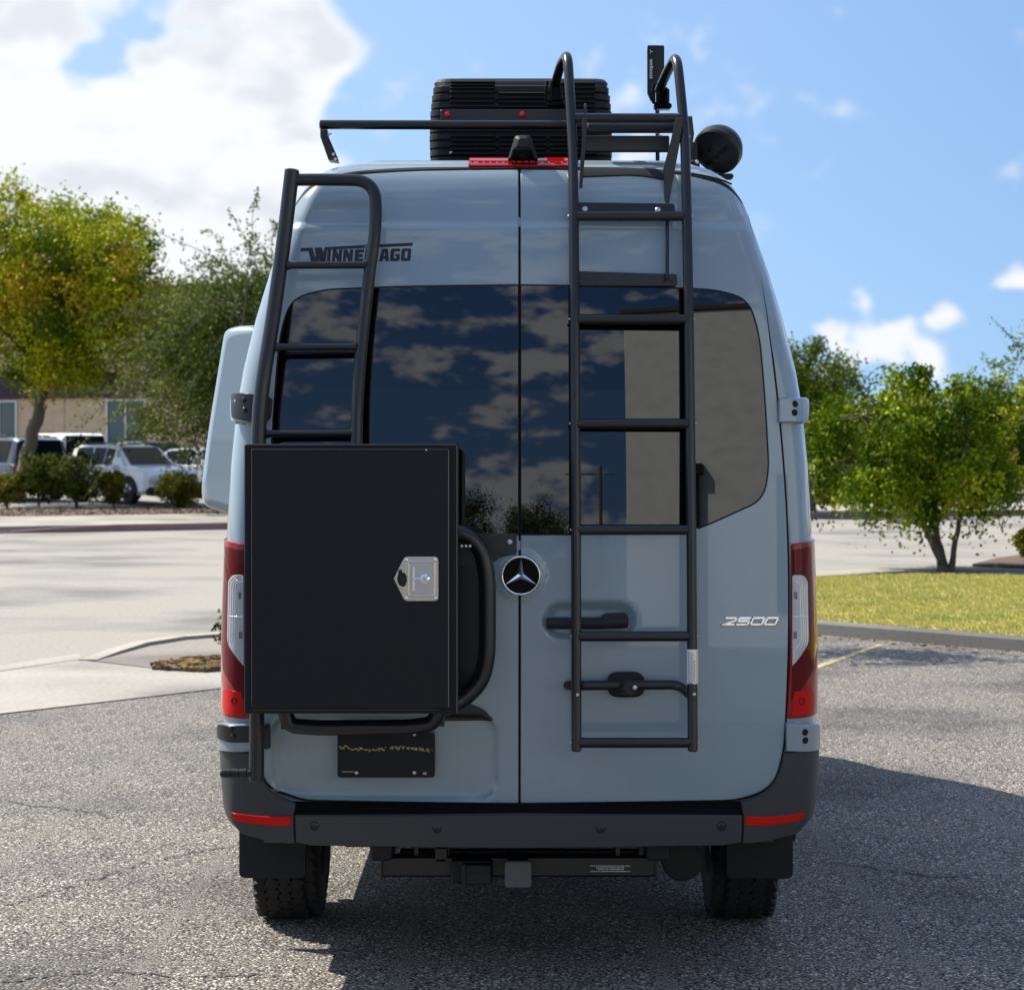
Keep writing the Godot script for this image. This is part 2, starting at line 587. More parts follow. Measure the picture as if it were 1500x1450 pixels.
func smooth_table(t: Array, y: float) -> float:      # a curve through the points, without kinks
	var i := 1
	while i < t.size() - 3 and y > t[i + 1][0]:
		i += 1
	var p0: Array = t[i - 1]
	var p1: Array = t[i]
	var p2: Array = t[i + 1]
	var p3: Array = t[i + 2]
	var h: float = p2[0] - p1[0]
	var m1: float = (p2[1] - p0[1]) / (p2[0] - p0[0]) * h
	var m2: float = (p3[1] - p1[1]) / (p3[0] - p1[0]) * h
	var u := clampf((y - p1[0]) / h, 0.0, 1.0)
	var u2 := u * u
	var u3 := u2 * u
	return (2 * u3 - 3 * u2 + 1) * p1[1] + (u3 - 2 * u2 + u) * m1 + (3 * u2 - 2 * u3) * p2[1] + (u3 - u2) * m2


func depth_at(h: float) -> float:
	var z := 0.0
	for k in 9:                                          # averaged over a hand's width, finer towards the roof edge
		z += smooth_table(DEPTH, h + (k - 4) * lerpf(0.022, 0.003, smoothstep(2.45, 2.68, h))) / 9.0
	z -= 0.010 * smoothstep(2.590, 2.610, h)              # pressed line above the panes
	var tuck := 0.914 - h
	z -= 0.055 * (maxf(tuck, 0.0) + 0.002 * exp(-absf(tuck) * 250.0))
	return z


func rounded(x: float, y: float, cx: float, cy: float, hx: float, hy: float, r: float) -> float:   # signed distance to a rounded rectangle
	var q := Vector2(absf(x - cx) - hx + r, absf(y - cy) - hy + r)
	return Vector2(maxf(q.x, 0), maxf(q.y, 0)).length() + minf(maxf(q.x, q.y), 0.0) - r


func dents(s: float, h: float) -> float:
	if absf(s) > 0.9 or h > 1.6 or h < 0.6:
		return 0.0
	var d := 0.0
	d -= 0.022 * smoothstep(0.012, -0.03, rounded(s, h, 0.24, 1.253, 0.155, 0.06, 0.06))     # behind the door handle
	d -= 0.020 * smoothstep(0.012, -0.02, rounded(s, h, -0.46, 0.785, 0.385, 0.145, 0.07))   # round the number plate
	var e := Vector2(s - 0.002, h - 1.404).length()
	d += 0.004 * smoothstep(0.092, 0.078, e)                                                # the ring round the emblem
	return d


func skin(s: float, h: float, off := 0.0) -> Vector3:
	var w := half_width(h)
	var xr := w - RX
	var q := absf(s)
	var p := Vector3(0, h, rear_depth(h))
	if q <= xr:
		p.x = q
		p.z -= BOW * q * q
	elif q <= xr + LC:
		var t := (q - xr) / LC * PI * 0.5
		p.x = xr + RX * sin(t)
		p.z -= BOW * p.x * p.x + RZ * (1.0 - cos(t))
	else:
		p.x = w
		p.z -= BOW * w * w + RZ + (q - xr - LC)
	p.x *= signf(s) if s != 0.0 else 1.0
	if off != 0.0:
		p += skin_normal(s, h) * off
	return p


func skin_normal(s: float, h: float) -> Vector3:
	var e := 0.004
	return (skin(s + e, h) - skin(s - e, h)).cross(skin(s, h + e) - skin(s, h - e)).normalized()


func face_point(s: float, h: float, off: float) -> Vector3:
	return skin(s, h, off + dents(s, h))


func face_normal(s: float, h: float, off: float) -> Vector3:
	if absf(s) > 0.9 or h > 1.6:
		return skin_normal(s, h)
	var e := 0.004
	return (face_point(s + e, h, off) - face_point(s - e, h, off)).cross(face_point(s, h + e, off) - face_point(s, h - e, off)).normalized()


func to_skin(px: float, py: float, off := 0.0) -> Vector2:      # which place on the skin a bearing meets
	var p := Vector2(0, 1.2)
	for k in 6:
		var d := EYE.z - skin(p.x, p.y, off).z
		var x := EYE.x + (px - 750.0) * d / F
		p.y = EYE.y - (py - 645.0) * d / F
		var w := half_width(p.y)
		var q := absf(x)
		var s := q
		if q > w - RX:
			s = w - RX + asin(clampf((q - w + RX) / RX, 0.0, 1.0)) / (PI * 0.5) * LC
		p.x = s * signf(x)
	return p


func skin_poly(pts: Array, off := 0.0, steps := 5) -> PackedVector2Array:
	var out := PackedVector2Array()
	for p in round_poly(pts, steps):
		out.append(to_skin(p.x, p.y, off))
	return out


func resample(poly: PackedVector2Array, step: float) -> PackedVector2Array:
	var out := PackedVector2Array()
	for i in poly.size():
		var a := poly[i]
		var b := poly[(i + 1) % poly.size()]
		var k := maxi(1, int(ceil(a.distance_to(b) / step)))
		for j in k:
			out.append(a.lerp(b, float(j) / k))
	return out


func drape(g: Geo, poly: PackedVector2Array, off, cell := 0.02, bv := 0.003, thick := 0.012) -> void:   # a panel that follows the skin; off is a distance or a function of (s, h)
	var f: Callable = off if off is Callable else func(_s, _h): return off
	poly = resample(poly, cell)
	var inner := inset(poly, bv) if bv > 0.0 else poly
	var lo := inner[0]
	var hi := inner[0]
	for p in inner:
		lo = Vector2(minf(lo.x, p.x), minf(lo.y, p.y))
		hi = Vector2(maxf(hi.x, p.x), maxf(hi.y, p.y))
	var nx := int(ceil((hi.x - lo.x) / cell)) + 1
	var ny := int(ceil((hi.y - lo.y) / cell)) + 1
	lo -= Vector2(0.00137, 0.00171)
	var pts := []
	var nrm := []
	var ins := []
	for j in ny + 1:
		for i in nx + 1:
			var q := lo + Vector2(i, j) * cell
			var here := Geometry2D.is_point_in_polygon(q, inner)
			ins.append(here)
			pts.append(null)
			nrm.append(null)
	var near := {}
	for p in inner:
		near[Vector2i(int((p.x - lo.x) / cell), int((p.y - lo.y) / cell))] = true
	for j in ny:
		for i in nx:
			var c := [j * (nx + 1) + i, j * (nx + 1) + i + 1, (j + 1) * (nx + 1) + i + 1, (j + 1) * (nx + 1) + i]
			var full: bool = ins[c[0]] and ins[c[1]] and ins[c[2]] and ins[c[3]]
			var none: bool = not (ins[c[0]] or ins[c[1]] or ins[c[2]] or ins[c[3]])
			var edge := false
			for a in [-1, 0, 1]:
				for b in [-1, 0, 1]:
					edge = edge or near.has(Vector2i(i + a, j + b))
			if full and not edge:
				for k in 4:
					if pts[c[k]] == null:
						var q := lo + Vector2(c[k] % (nx + 1), c[k] / (nx + 1)) * cell
						var o: float = f.call(q.x, q.y)
						pts[c[k]] = face_point(q.x, q.y, o)
						nrm[c[k]] = face_normal(q.x, q.y, o)
				g.quad(pts[c[0]], pts[c[1]], pts[c[2]], pts[c[3]], nrm[c[0]], nrm[c[1]], nrm[c[2]], nrm[c[3]])
			elif edge or not none:
				var q0 := lo + Vector2(i, j) * cell
				for piece in Geometry2D.intersect_polygons(PackedVector2Array([q0, q0 + Vector2(cell, 0), q0 + Vector2(cell, cell), q0 + Vector2(0, cell)]), inner):
					var tr := Geometry2D.triangulate_polygon(piece)
					for t in range(0, tr.size(), 3):
						var a3 := []
						var n3 := []
						for k in 3:
							var q: Vector2 = piece[tr[t + k]]
							var o: float = f.call(q.x, q.y)
							a3.append(face_point(q.x, q.y, o))
							n3.append(face_normal(q.x, q.y, o))
						g.tri(a3[0], a3[1], a3[2], n3[0], n3[1], n3[2])
	if bv <= 0.0:
		return
	var ring := []
	for i in poly.size():
		var o0: float = f.call(inner[i].x, inner[i].y)
		var a := face_point(inner[i].x, inner[i].y, o0)
		var n0 := face_normal(inner[i].x, inner[i].y, o0)
		var b := face_point(poly[i].x, poly[i].y, o0 - bv)
		var out := (face_point(poly[i].x, poly[i].y, o0) - a)
		out = (out - n0 * out.dot(n0)).normalized()
		ring.append([a, n0, b, out, b - n0 * thick])
	for i in ring.size():
		var p: Array = ring[i]
		var q: Array = ring[(i + 1) % ring.size()]
		g.quad(p[0], q[0], q[2], p[2], p[1], q[1], q[3], p[3])
		g.quad(p[2], q[2], q[4], p[4], p[3], q[3], q[3], p[3])


func mirror(pts: Array, axis := 761.0) -> Array:
	var out := []
	for i in range(pts.size() - 1, -1, -1):
		var p: Array = pts[i].duplicate()
		p[0] = 2.0 * axis - p[0]
		out.append(p)
	return out


const DOOR := [[762.5, 250, 2], [930, 252, 40], [1010, 258, 40], [1062, 272, 40], [1091, 305, 40], [1108, 372, 80], [1124, 470, 80], [1138, 580, 60], [1148, 690, 60], [1154, 800, 60], [1155, 930, 60], [1151, 1040, 40], [1147, 1105, 30], [1132, 1152, 40], [1085, 1171, 50], [762.5, 1176, 3]]
const PANE := [[750, 417, 0], [930, 419, 60], [1050, 424, 45], [1097, 438, 40], [1113, 490, 50], [1121, 580, 60], [1127, 690, 25], [1118, 733, 28], [1040, 768, 50], [1003, 783, 12], [750, 784, 0]]


func build_van() -> void:
	var van := thing("camper_van", "blue-grey high-roof camper van seen from behind, with roof ladder and black rear storage box", "van")
	van.add_to_group("van")
	van_body(van)
	van_doors(van)
	van_lights(van)
	van_bumper(van)
	van_under(van)
	van_ladder(van)
	van_carrier(van)
	van_roof(van)


func van_body(van: Node3D) -> void:
	var g := Geo.new()
	var hs := []
	for r in HALF:
		hs.append(r[0])
	for r in DEPTH:
		if not hs.has(r[0]):
			hs.append(r[0])
	for k in 24:
		hs.append(0.46 + k * 0.1013)
	hs.append(0.42)
	hs.sort()
	hs.append(0.60)
	hs = hs.filter(func(h): return h >= 0.42 and h <= 2.847)
	var ss := []
	for k in 41:
		ss.append(-1.0 + k * 0.05)
	var cols := []
	for side in [-1.0, 1.0]:
		for k in 21:
			cols.append([side, 0.85 + 0.42 * k / 20.0])
		for k in 22:
			cols.append([side, 1.30 + 0.20 * k])
	var all := []
	for k in 41:
		all.append(-0.84 + 1.68 * k / 40.0)
	for q in cols:
		all.append(q[0] * q[1])
	all.sort()
	var pts := []
	var nrm := []
	for h in hs:
		var row := []
		var nr := []
		for s in all:
			row.append(face_point(s, h, 0.0))
			nr.append(face_normal(s, h, 0.0))
		pts.append(row)
		nrm.append(nr)
	for j in hs.size() - 1:
		for i in all.size() - 1:
			if hs[j] < 0.599 and absf(all[i]) < 1.45 and absf(all[i + 1]) < 1.45:
				continue                                     # the bumper closes the rear below
			g.quad(pts[j][i], pts[j][i + 1], pts[j + 1][i + 1], pts[j + 1][i], nrm[j][i], nrm[j][i + 1], nrm[j + 1][i + 1], nrm[j + 1][i])
	# the roof closes the last ring, a little crowned
	var last: Array = pts[-1]
	var k: int = all.size()
	var crown := func(a: Vector3, b: Vector3, u: float) -> Vector3:
		var p := a.lerp(b, u)
		p.y += 0.018 * (1.0 - pow(2.0 * u - 1.0, 2.0)) * clampf(absf(a.x) / 0.5, 0.0, 1.0)
		return p
	for i in k / 2 - 1:
		for m in 10:
			var a: Vector3 = crown.call(last[i], last[k - 1 - i], m / 10.0)
			var b: Vector3 = crown.call(last[i], last[k - 1 - i], (m + 1) / 10.0)
			var c: Vector3 = crown.call(last[i + 1], last[k - 2 - i], (m + 1) / 10.0)
			var d: Vector3 = crown.call(last[i + 1], last[k - 2 - i], m / 10.0)
			var sl := 0.07 * (2.0 * (m + 0.5) / 10.0 - 1.0)
			g.quad(a, b, c, d, Vector3(sl, 1, 0).normalized(), Vector3(sl, 1, 0).normalized(), Vector3(sl, 1, 0).normalized(), Vector3(sl, 1, 0).normalized())
	put(g, "body", M.paint, van)
	# the cab and nose in front
	g = Geo.new()
	var side := round_poly([[-4.5, 0.42], [-4.5, 2.80, 0.1], [-4.95, 2.76, 0.3], [-5.65, 1.95, 0.3], [-5.95, 1.42, 0.25], [-6.28, 1.22, 0.25], [-6.4, 0.95, 0.2], [-6.38, 0.45, 0.1]])
	var wide := func(h: float) -> float: return table(HALF, minf(h, 2.80))
	var front_at := func(h: float) -> float:
		var z := -4.55
		for i in side.size():
			var p := side[i]
			var q := side[(i + 1) % side.size()]
			if (p.y - h) * (q.y - h) <= 0.0 and absf(p.y - q.y) > 1e-6:
				z = minf(z, lerpf(p.x, q.x, (h - p.y) / (q.y - p.y)))
		return z
	for sgn in [-1.0, 1.0]:
		for j in 40:
			var h0 := lerpf(0.421, 2.79, j / 40.0)
			var h1 := lerpf(0.421, 2.79, (j + 1) / 40.0)
			var w0: float = sgn * float(wide.call(h0))
			var w1: float = sgn * float(wide.call(h1))
			g.quadf(Vector3(w0, h0, -4.5), Vector3(w1, h1, -4.5), Vector3(w1, h1, front_at.call(h1)), Vector3(w0, h0, front_at.call(h0)), Vector3(sgn, 0.1, 0))
	for i in side.size():
		var a := side[i]
		var b := side[(i + 1) % side.size()]
		var wa: float = wide.call(a.y)
		var wb: float = wide.call(b.y)
		g.quadf(Vector3(-wa, a.y, a.x), Vector3(wa, a.y, a.x), Vector3(wb, b.y, b.x), Vector3(-wb, b.y, b.x), Vector3(0, (a.y + b.y) * 0.5 - 1.4, (a.x + b.x) * 0.5 + 5.3))
	put(g, "cab", M.paint, van)
	for sgn in [-1.0, 1.0]:
		g = Geo.new()
		var win := round_poly([[-4.45, 1.52, 0.06], [-4.45, 2.25, 0.08], [-5.15, 2.2, 0.1], [-5.55, 1.72, 0.1], [-5.55, 1.52, 0.05]])
		var tr := Geometry2D.triangulate_polygon(win)
		for i in range(0, tr.size(), 3):
			var q := []
			for m in 3:
				var z2: Vector2 = win[tr[i + m]]
				q.append(Vector3(sgn * (table(HALF, z2.y) + 0.006), z2.y, z2.x))
			g.flat(q[0], q[1], q[2], Vector3(sgn, 0, 0))
		put(g, "cab_window", M.dark_glass, van)
	g = Geo.new()
	g.quadf(Vector3(-0.80, 2.55, -5.18), Vector3(0.80, 2.55, -5.18), Vector3(0.92, 1.62, -5.88), Vector3(-0.92, 1.62, -5.88), Vector3(0, 0.5, -1))
	put(g, "windscreen", M.dark_glass, van)
	# the bulge on the driver's flank that widens the bed
	g = Geo.new()
	var outl := []
	for q in [[345, 474, -0.62], [324, 480, -0.72], [300, 640, -0.82], [292, 715, -0.86], [294, 741, -0.85], [335, 757, -0.70]]:
		var p := at(q[0], q[1], q[2])
		outl.append(Vector2(p.x, p.y))
	var sec := PackedVector2Array()
	for p in round_poly([[-0.90, outl[0].y], [outl[0].x, outl[0].y, 0.02], [outl[1].x, outl[1].y, 0.05], [outl[2].x, outl[2].y, 0.2], [outl[3].x, outl[3].y, 0.06], [outl[4].x, outl[4].y, 0.04], [outl[5].x, outl[5].y, 0.0], [-0.90, outl[5].y]], 7):
		sec.append(p)
	var zs := [-0.60, -0.612, -0.64, -0.68, -2.35, -2.42, -2.47]
	var sc := [0.90, 0.965, 0.993, 1.0, 1.0, 0.96, 0.85]
	var mid := Vector2(-0.92, 1.95)
	var rings := []
	for j in zs.size():
		var ring := PackedVector3Array()
		for p in sec:
			var q := mid + (p - mid) * Vector2(sc[j], sc[j])
			ring.append(Vector3(q.x, q.y, zs[j] - (maxf(0.0, -0.90 - q.x) * 0.85 if j < 4 else 0.0)))
		rings.append(ring)
	var norm := func(j: int, i: int) -> Vector3:
		var kk: int = sec.size()
		var t1: Vector3 = rings[j][(i + 1) % kk] - rings[j][(i + kk - 1) % kk]
		var t2: Vector3 = rings[mini(j + 1, zs.size() - 1)][i] - rings[maxi(j - 1, 0)][i]
		var nn := t1.cross(t2).normalized()
		var o: Vector3 = rings[j][i] - Vector3(mid.x, mid.y, rings[j][i].z)
		if j == 0:
			return (nn * signf(nn.dot(o)) + Vector3(-0.75, 0, 0.7) * 1.2).normalized()
		return nn * signf(nn.dot(o) + 1e-6)
	for j in zs.size() - 1:
		for i in sec.size():
			var m := (i + 1) % sec.size()
			g.quad(rings[j][i], rings[j][m], rings[j + 1][m], rings[j + 1][i], norm.call(j, i), norm.call(j, m), norm.call(j + 1, m), norm.call(j + 1, i))
	for j in [0, zs.size() - 1]:
		var tr := Geometry2D.triangulate_polygon(sec)
		for i in range(0, tr.size(), 3):
			g.flat(rings[j][tr[i]], rings[j][tr[i + 1]], rings[j][tr[i + 2]], Vector3.BACK if j == 0 else Vector3.FORWARD)
	put(g, "side_bulge", M.paint, van, "rounded body-coloured bulge on the flank")


func van_doors(van: Node3D) -> void:
	# the black seal seen in the gaps, one sheet behind both doors
	var g := Geo.new()
	var half := DOOR.duplicate(true)
	half[0][0] = 761.0
	half[-1][0] = 761.0
	for q in half:
		if q[1] < 330:
			q[1] -= 4.0
			q[0] += 2.0 if q[0] > 1000 else 0.0
	var outline := skin_poly(half)
	var left := skin_poly(mirror(half, 761.0))
	for poly in [outline, left]:
		drape(g, inset(poly, -0.0065), 0.0014, 0.012, 0.0, 0.0)
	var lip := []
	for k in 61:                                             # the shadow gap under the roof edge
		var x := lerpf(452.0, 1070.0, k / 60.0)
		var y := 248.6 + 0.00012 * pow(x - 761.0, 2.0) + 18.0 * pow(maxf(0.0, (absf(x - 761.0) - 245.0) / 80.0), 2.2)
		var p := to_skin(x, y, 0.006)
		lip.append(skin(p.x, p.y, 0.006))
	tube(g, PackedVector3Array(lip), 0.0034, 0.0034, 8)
	put(g, "door_seal", M.gap, van)
	for side in 2:
		var shape := skin_poly(DOOR if side else mirror(DOOR))
		var pane := skin_poly(PANE if side else mirror(PANE))
		var sheets := Geometry2D.clip_polygons(shape, pane)
		g = Geo.new()
		for sheet in sheets:
			drape(g, sheet, 0.007, 0.0125, 0.0028, 0.010)
		var door := put(g, "rear_door", M.paint, van)
		g = Geo.new()
		for sheet in Geometry2D.intersect_polygons(inset(pane, 0.0035), inset(shape, 0.001)):
			drape(g, sheet, 0.0065, 0.02, 0.0012, 0.006)
		put(g, "window", M.dark_glass, door)
		g = Geo.new()                                    # the rubber bead round the pane
		for sheet in Geometry2D.intersect_polygons(inset(pane, 0.0005), inset(shape, 0.0015)):
			drape(g, sheet, 0.0035, 0.04, 0.0, 0.0)
		put(g, "window_seal", M.gap, door)
		if side:
			door_handle(door)
			badge(door)
		else:
			emblem(door)
			maker_lettering(door)
			number_plate(door)
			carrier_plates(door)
	hinges(van)


func door_handle(door: Node3D) -> void:
	var g := Geo.new()
	var z := 0.024
	var pts := []
	for q in [[802, 913], [815, 913], [880, 913], [906, 912], [918, 911]]:
		pts.append(at(q[0], q[1], z))
	tube(g, fillet(pts, 0.0), 0.0195, 0.0205, 16)
	var lid := Geo.new()
	prism(lid, round_poly([[-0.045, -0.026, 0.02], [0.045, -0.026, 0.02], [0.045, 0.026, 0.022], [-0.045, 0.022, 0.02]]), -0.03, 0.008, 0.005, Transform3D(Basis(), at(901, 909, z + 0.006)))
	g.add(lid)
	put(g, "door_handle", M.plastic, door)


func badge(door: Node3D) -> void:            # chrome figures 2500
	var g := Geo.new()
	var strokes := {"2": [[0, 1, 0.84, 1], [0.84, 1, 0.84, 0.66], [0.84, 0.62, 0.05, 0.06], [0, 0, 0.9, 0]], "5": [[0.86, 1, 0, 1], [0, 1, 0, 0.55], [0, 0.55, 0.84, 0.55], [0.84, 0.55, 0.84, 0], [0.84, 0, 0, 0]], "0": [[0, 0, 0, 1], [0, 1, 0.86, 1], [0.86, 1, 0.86, 0], [0.86, 0, 0, 0]]}
	var x := 0.0
	for ch in ["2", "5", "0", "0"]:
		for st in strokes[ch]:
			var a := Vector2(st[0], st[1])
			var b := Vector2(st[2], st[3])
			var pa := Vector3((x + a.x) * 0.043 + a.y * 0.012, a.y * 0.0225, 0)
			var pb := Vector3((x + b.x) * 0.043 + b.y * 0.012, b.y * 0.0225, 0)
			var d := (pb - pa).normalized() * 0.0027
			var nn := Vector3(-d.y, d.x, 0).normalized() * 0.0038
			if absf(d.x) < absf(d.y):
				nn *= 1.2
			var poly := PackedVector2Array()
			for q in [pa - d - nn, pb + d - nn, pb + d + nn, pa - d + nn]:
				poly.append(Vector2(q.x, q.y))
			prism(g, poly, 0.0, 0.005, 0.0016)
		x += 1.10
	var here := to_skin(1058, 915)
	var p := face_point(here.x, here.y, 0.007)
	var t := skin_normal(here.x, here.y)
	var out := Geo.new()
	var bx := Vector3(t.z, 0, -t.x).normalized()
	out.add(g, Transform3D(Basis(bx, Vector3.UP, bx.cross(Vector3.UP)), p))
	put(out, "number_badge", M.chrome, door, "chrome figures 2500")


func emblem(door: Node3D) -> void:
	var c := at(763, 843, 0.016)
	var root := Geo.new()
	lathe(root, [[0.066, -0.012], [0.066, 0.0], [0.0615, 0.004], [0.0, 0.005]], facing(c, Vector3.BACK), 48)
	var o := put(root, "emblem", M.gloss_black, door, "round black emblem with a chrome three-pointed star")
	var g := Geo.new()
	var ring := []
	for i in 49:
		var a := TAU * i / 48.0
		ring.append(c + Vector3(cos(a) * 0.0635, sin(a) * 0.0635, 0.003))
	tube(g, PackedVector3Array(ring), 0.0036, 0.0036, 10, false)
	for k in 3:
		var a := PI * 0.5 + TAU * k / 3.0
		var dir := Vector3(cos(a), sin(a), 0)
		var sd := Vector3(-dir.y, dir.x, 0)
		var tip := c + dir * 0.061 + Vector3.BACK * 0.006
		var ctr := c + Vector3.BACK * 0.014
		var l := c + (dir * 0.5 + sd * 0.866) * 0.011 + Vector3.BACK * 0.005
		var r := c + (dir * 0.5 - sd * 0.866) * 0.011 + Vector3.BACK * 0.005
		g.flat(ctr, tip, l, Vector3.BACK + sd)
		g.flat(ctr, tip, r, Vector3.BACK - sd)
	put(g, "star", M.chrome, o)


func maker_lettering(door: Node3D) -> void:
	var g := Geo.new()
	var mark := func(pts: Array) -> void:
		var q := []
		for p in pts:
			var s := to_skin(p[0], p[1])
			q.append(face_point(s.x, s.y, 0.0078))
		for i in range(1, q.size() - 1):
			g.face(q[0], q[i], q[i + 1], skin_normal(-0.5, 2.5))
	# coordinates of the lettering in a strip 166 wide and 28 high, laid on the door
	var lay := func(x: float, y: float) -> Array: return [440.0 + x, 385.5 - y - x * 0.012]
	var quadm := func(a: Array) -> void:
		var q := []
		for i in range(0, a.size(), 2):
			q.append(lay.call(a[i], a[i + 1]))
		mark.call(q)
	quadm.call([0, 16.5, 0.8, 21.5, 18, 21.8, 18, 17])                 # bar in front of the W
	quadm.call([12, 17, 18, 21.8, 24, 0, 16, 0])
	quadm.call([20, 0, 24, 0, 27, 10, 24, 16])
	quadm.call([22.5, 14, 29, 22, 33, 8, 28, 8])
	quadm.call([21, 21.8, 29, 21.9, 28, 0, 24, 0])
	quadm.call([26, 21.8, 32, 21.8, 37, 0, 29, 0])
	quadm.call([29, 0, 37, 0, 40, 22, 36, 22])
	quadm.call([34, 18, 37, 22.5, 165, 27.4, 164, 22.6])               # the long bar above the name
	var glyph := {
		"I": [[0, 0, 0.8, 0, 0.8, 1, 0, 1]],
		"N": [[0, 0, 0.32, 0, 0.32, 1, 0, 1], [0.6, 0, 0.95, 0, 0.95, 1, 0.6, 1], [0.0, 1, 0.36, 1, 0.95, 0, 0.58, 0]],
		"E": [[0, 0, 0.42, 0, 0.42, 1, 0, 1], [0.4, 0, 0.92, 0, 0.92, 0.26, 0.4, 0.26], [0.4, 0.38, 0.84, 0.38, 0.84, 0.62, 0.4, 0.62], [0.4, 0.74, 0.92, 0.74, 0.92, 1, 0.4, 1]],
		"B": [[0, 0, 0.36, 0, 0.36, 1, 0, 1], [0.3, 0, 0.85, 0, 0.95, 0.12, 0.95, 0.22, 0.3, 0.22], [0.3, 0.4, 0.85, 0.4, 0.85, 0.6, 0.3, 0.6], [0.3, 0.78, 0.95, 0.78, 0.95, 0.88, 0.85, 1, 0.3, 1], [0.66, 0.1, 0.95, 0.1, 0.95, 0.45, 0.66, 0.45], [0.66, 0.55, 0.95, 0.55, 0.95, 0.9, 0.66, 0.9]],
		"A": [[0, 0, 0.36, 0, 0.5, 1, 0.2, 1], [0.6, 0, 0.96, 0, 0.76, 1, 0.46, 1], [0.2, 0.2, 0.75, 0.2, 0.72, 0.42, 0.24, 0.42]],
		"G": [[0, 0.12, 0.12, 0, 0.36, 0, 0.36, 1, 0.12, 1, 0, 0.88], [0.3, 0, 0.84, 0, 0.95, 0.12, 0.95, 0.24, 0.3, 0.24], [0.3, 0.76, 0.95, 0.76, 0.95, 0.88, 0.84, 1, 0.3, 1], [0.62, 0.2, 0.95, 0.2, 0.95, 0.56, 0.62, 0.56], [0.48, 0.4, 0.7, 0.4, 0.7, 0.56, 0.48, 0.56]],
		"O": [[0, 0.12, 0.12, 0, 0.36, 0, 0.36, 1, 0.12, 1, 0, 0.88], [0.3, 0, 0.84, 0, 0.95, 0.12, 0.95, 0.24, 0.3, 0.24], [0.3, 0.76, 0.95, 0.76, 0.95, 0.88, 0.84, 1, 0.3, 1], [0.62, 0.2, 0.95, 0.2, 0.95, 0.8, 0.62, 0.8]],
	}
	var xs := [["I", 39.5, 6.5], ["N", 47, 15], ["N", 63, 15], ["E", 80, 14], ["B", 95, 18], ["A", 116, 15.5], ["G", 132, 15], ["O", 148, 15]]
	for w in xs:
		for part in glyph[w[0]]:
			var a := []
			for i in range(0, part.size(), 2):
				a.append(w[1] + part[i] * w[2] + part[i + 1] * 1.6 - 1.0)
				a.append(part[i + 1] * 18.5 + (0.6 if w[1] > 90 else 0.0))
			quadm.call(a)
	put(g, "lettering", M.decal, door, "maker's name in black letters")


func number_plate(door: Node3D) -> void:
	var c := at(565.5, 1106, 0.012)
	var g := Geo.new()
	prism(g, round_poly([[-0.165, -0.076, 0.012], [0.165, -0.076, 0.012], [0.165, 0.076, 0.012], [-0.165, 0.076, 0.012]]), -0.004, 0.003, 0.0015, Transform3D(Basis(), c))
	var o := put(g, "number_plate", M.black_panel, door, "black dealer plate with worn-off gold print")
	g = Geo.new()
	var r := RandomNumberGenerator.new()
	r.seed = 7
	for i in 150:                                            # what is left of a line of print
		var x := r.randf_range(-0.16, 0.155)
		var y := 0.022 + r.randfn(0.0, 0.0024) + 0.004 * sin(x * 31.0)
		var w := r.randf_range(0.001, 0.0048)
		var h := r.randf_range(0.0006, 0.0026)
		if absf(x + 0.1) < 0.02 and r.randf() < 0.6:
			continue
		var p := c + Vector3(x, y, 0.0036)
		g.quadf(p + Vector3(-w, -h, 0), p + Vector3(w, -h, 0), p + Vector3(w * 0.7, h, 0), p + Vector3(-w, h * 0.8, 0), Vector3.BACK)
	for i in 14:
		var p := c + Vector3(-0.148 + i * 0.0028 + r.randf() * 0.001, -0.058, 0.0036)
		g.quadf(p, p + Vector3(0.0016, 0, 0), p + Vector3(0.0016, 0.004, 0), p + Vector3(0, 0.004, 0), Vector3.BACK)
	grid_box(g, c + Vector3(0.125, -0.066, 0.0031), c + Vector3(0.137, -0.058, 0.0036), 0.0001)
	put(g, "worn_print", M.faded_gold, o).set_meta("kind", "stuff")
	for x in [-0.1, 0.096]:
		g = Geo.new()
		bolt(g, c + Vector3(x, -0.06, 0.003), Vector3.BACK, 0.0065)
		put(g, "screw", M.zinc, o)
	g = Geo.new()
	bolt(g, c + Vector3(0.096, 0.07, 0.003), Vector3.BACK, 0.006)
	put(g, "screw", M.zinc, o)


func carrier_plates(door: Node3D) -> void:                  # black steel plates that bolt the box carrier to the door
	var g := Geo.new()
	drape(g, skin_poly([[668, 781, 0], [757, 781, 3], [757, 812, 3], [735, 815, 6], [715, 830, 4], [668, 830, 0]]), 0.012, 0.02, 0.0015, 0.006)
	put(g, "mounting_plate", M.powder, door)
	g = Geo.new()
	drape(g, skin_poly([[640, 1030, 0], [690, 1030, 10], [712, 1040, 12], [722, 1056, 3], [640, 1057, 0]]), 0.012, 0.02, 0.0015, 0.006)
	put(g, "mounting_plate", M.powder, door)
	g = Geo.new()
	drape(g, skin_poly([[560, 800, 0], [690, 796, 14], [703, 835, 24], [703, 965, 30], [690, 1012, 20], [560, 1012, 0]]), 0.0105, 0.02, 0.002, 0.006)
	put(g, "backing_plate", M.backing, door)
	g = Geo.new()
	bolt(g, at(747, 794, 0.012), Vector3.BACK, 0.0095)
	put(g, "bolt", M.zinc, door)


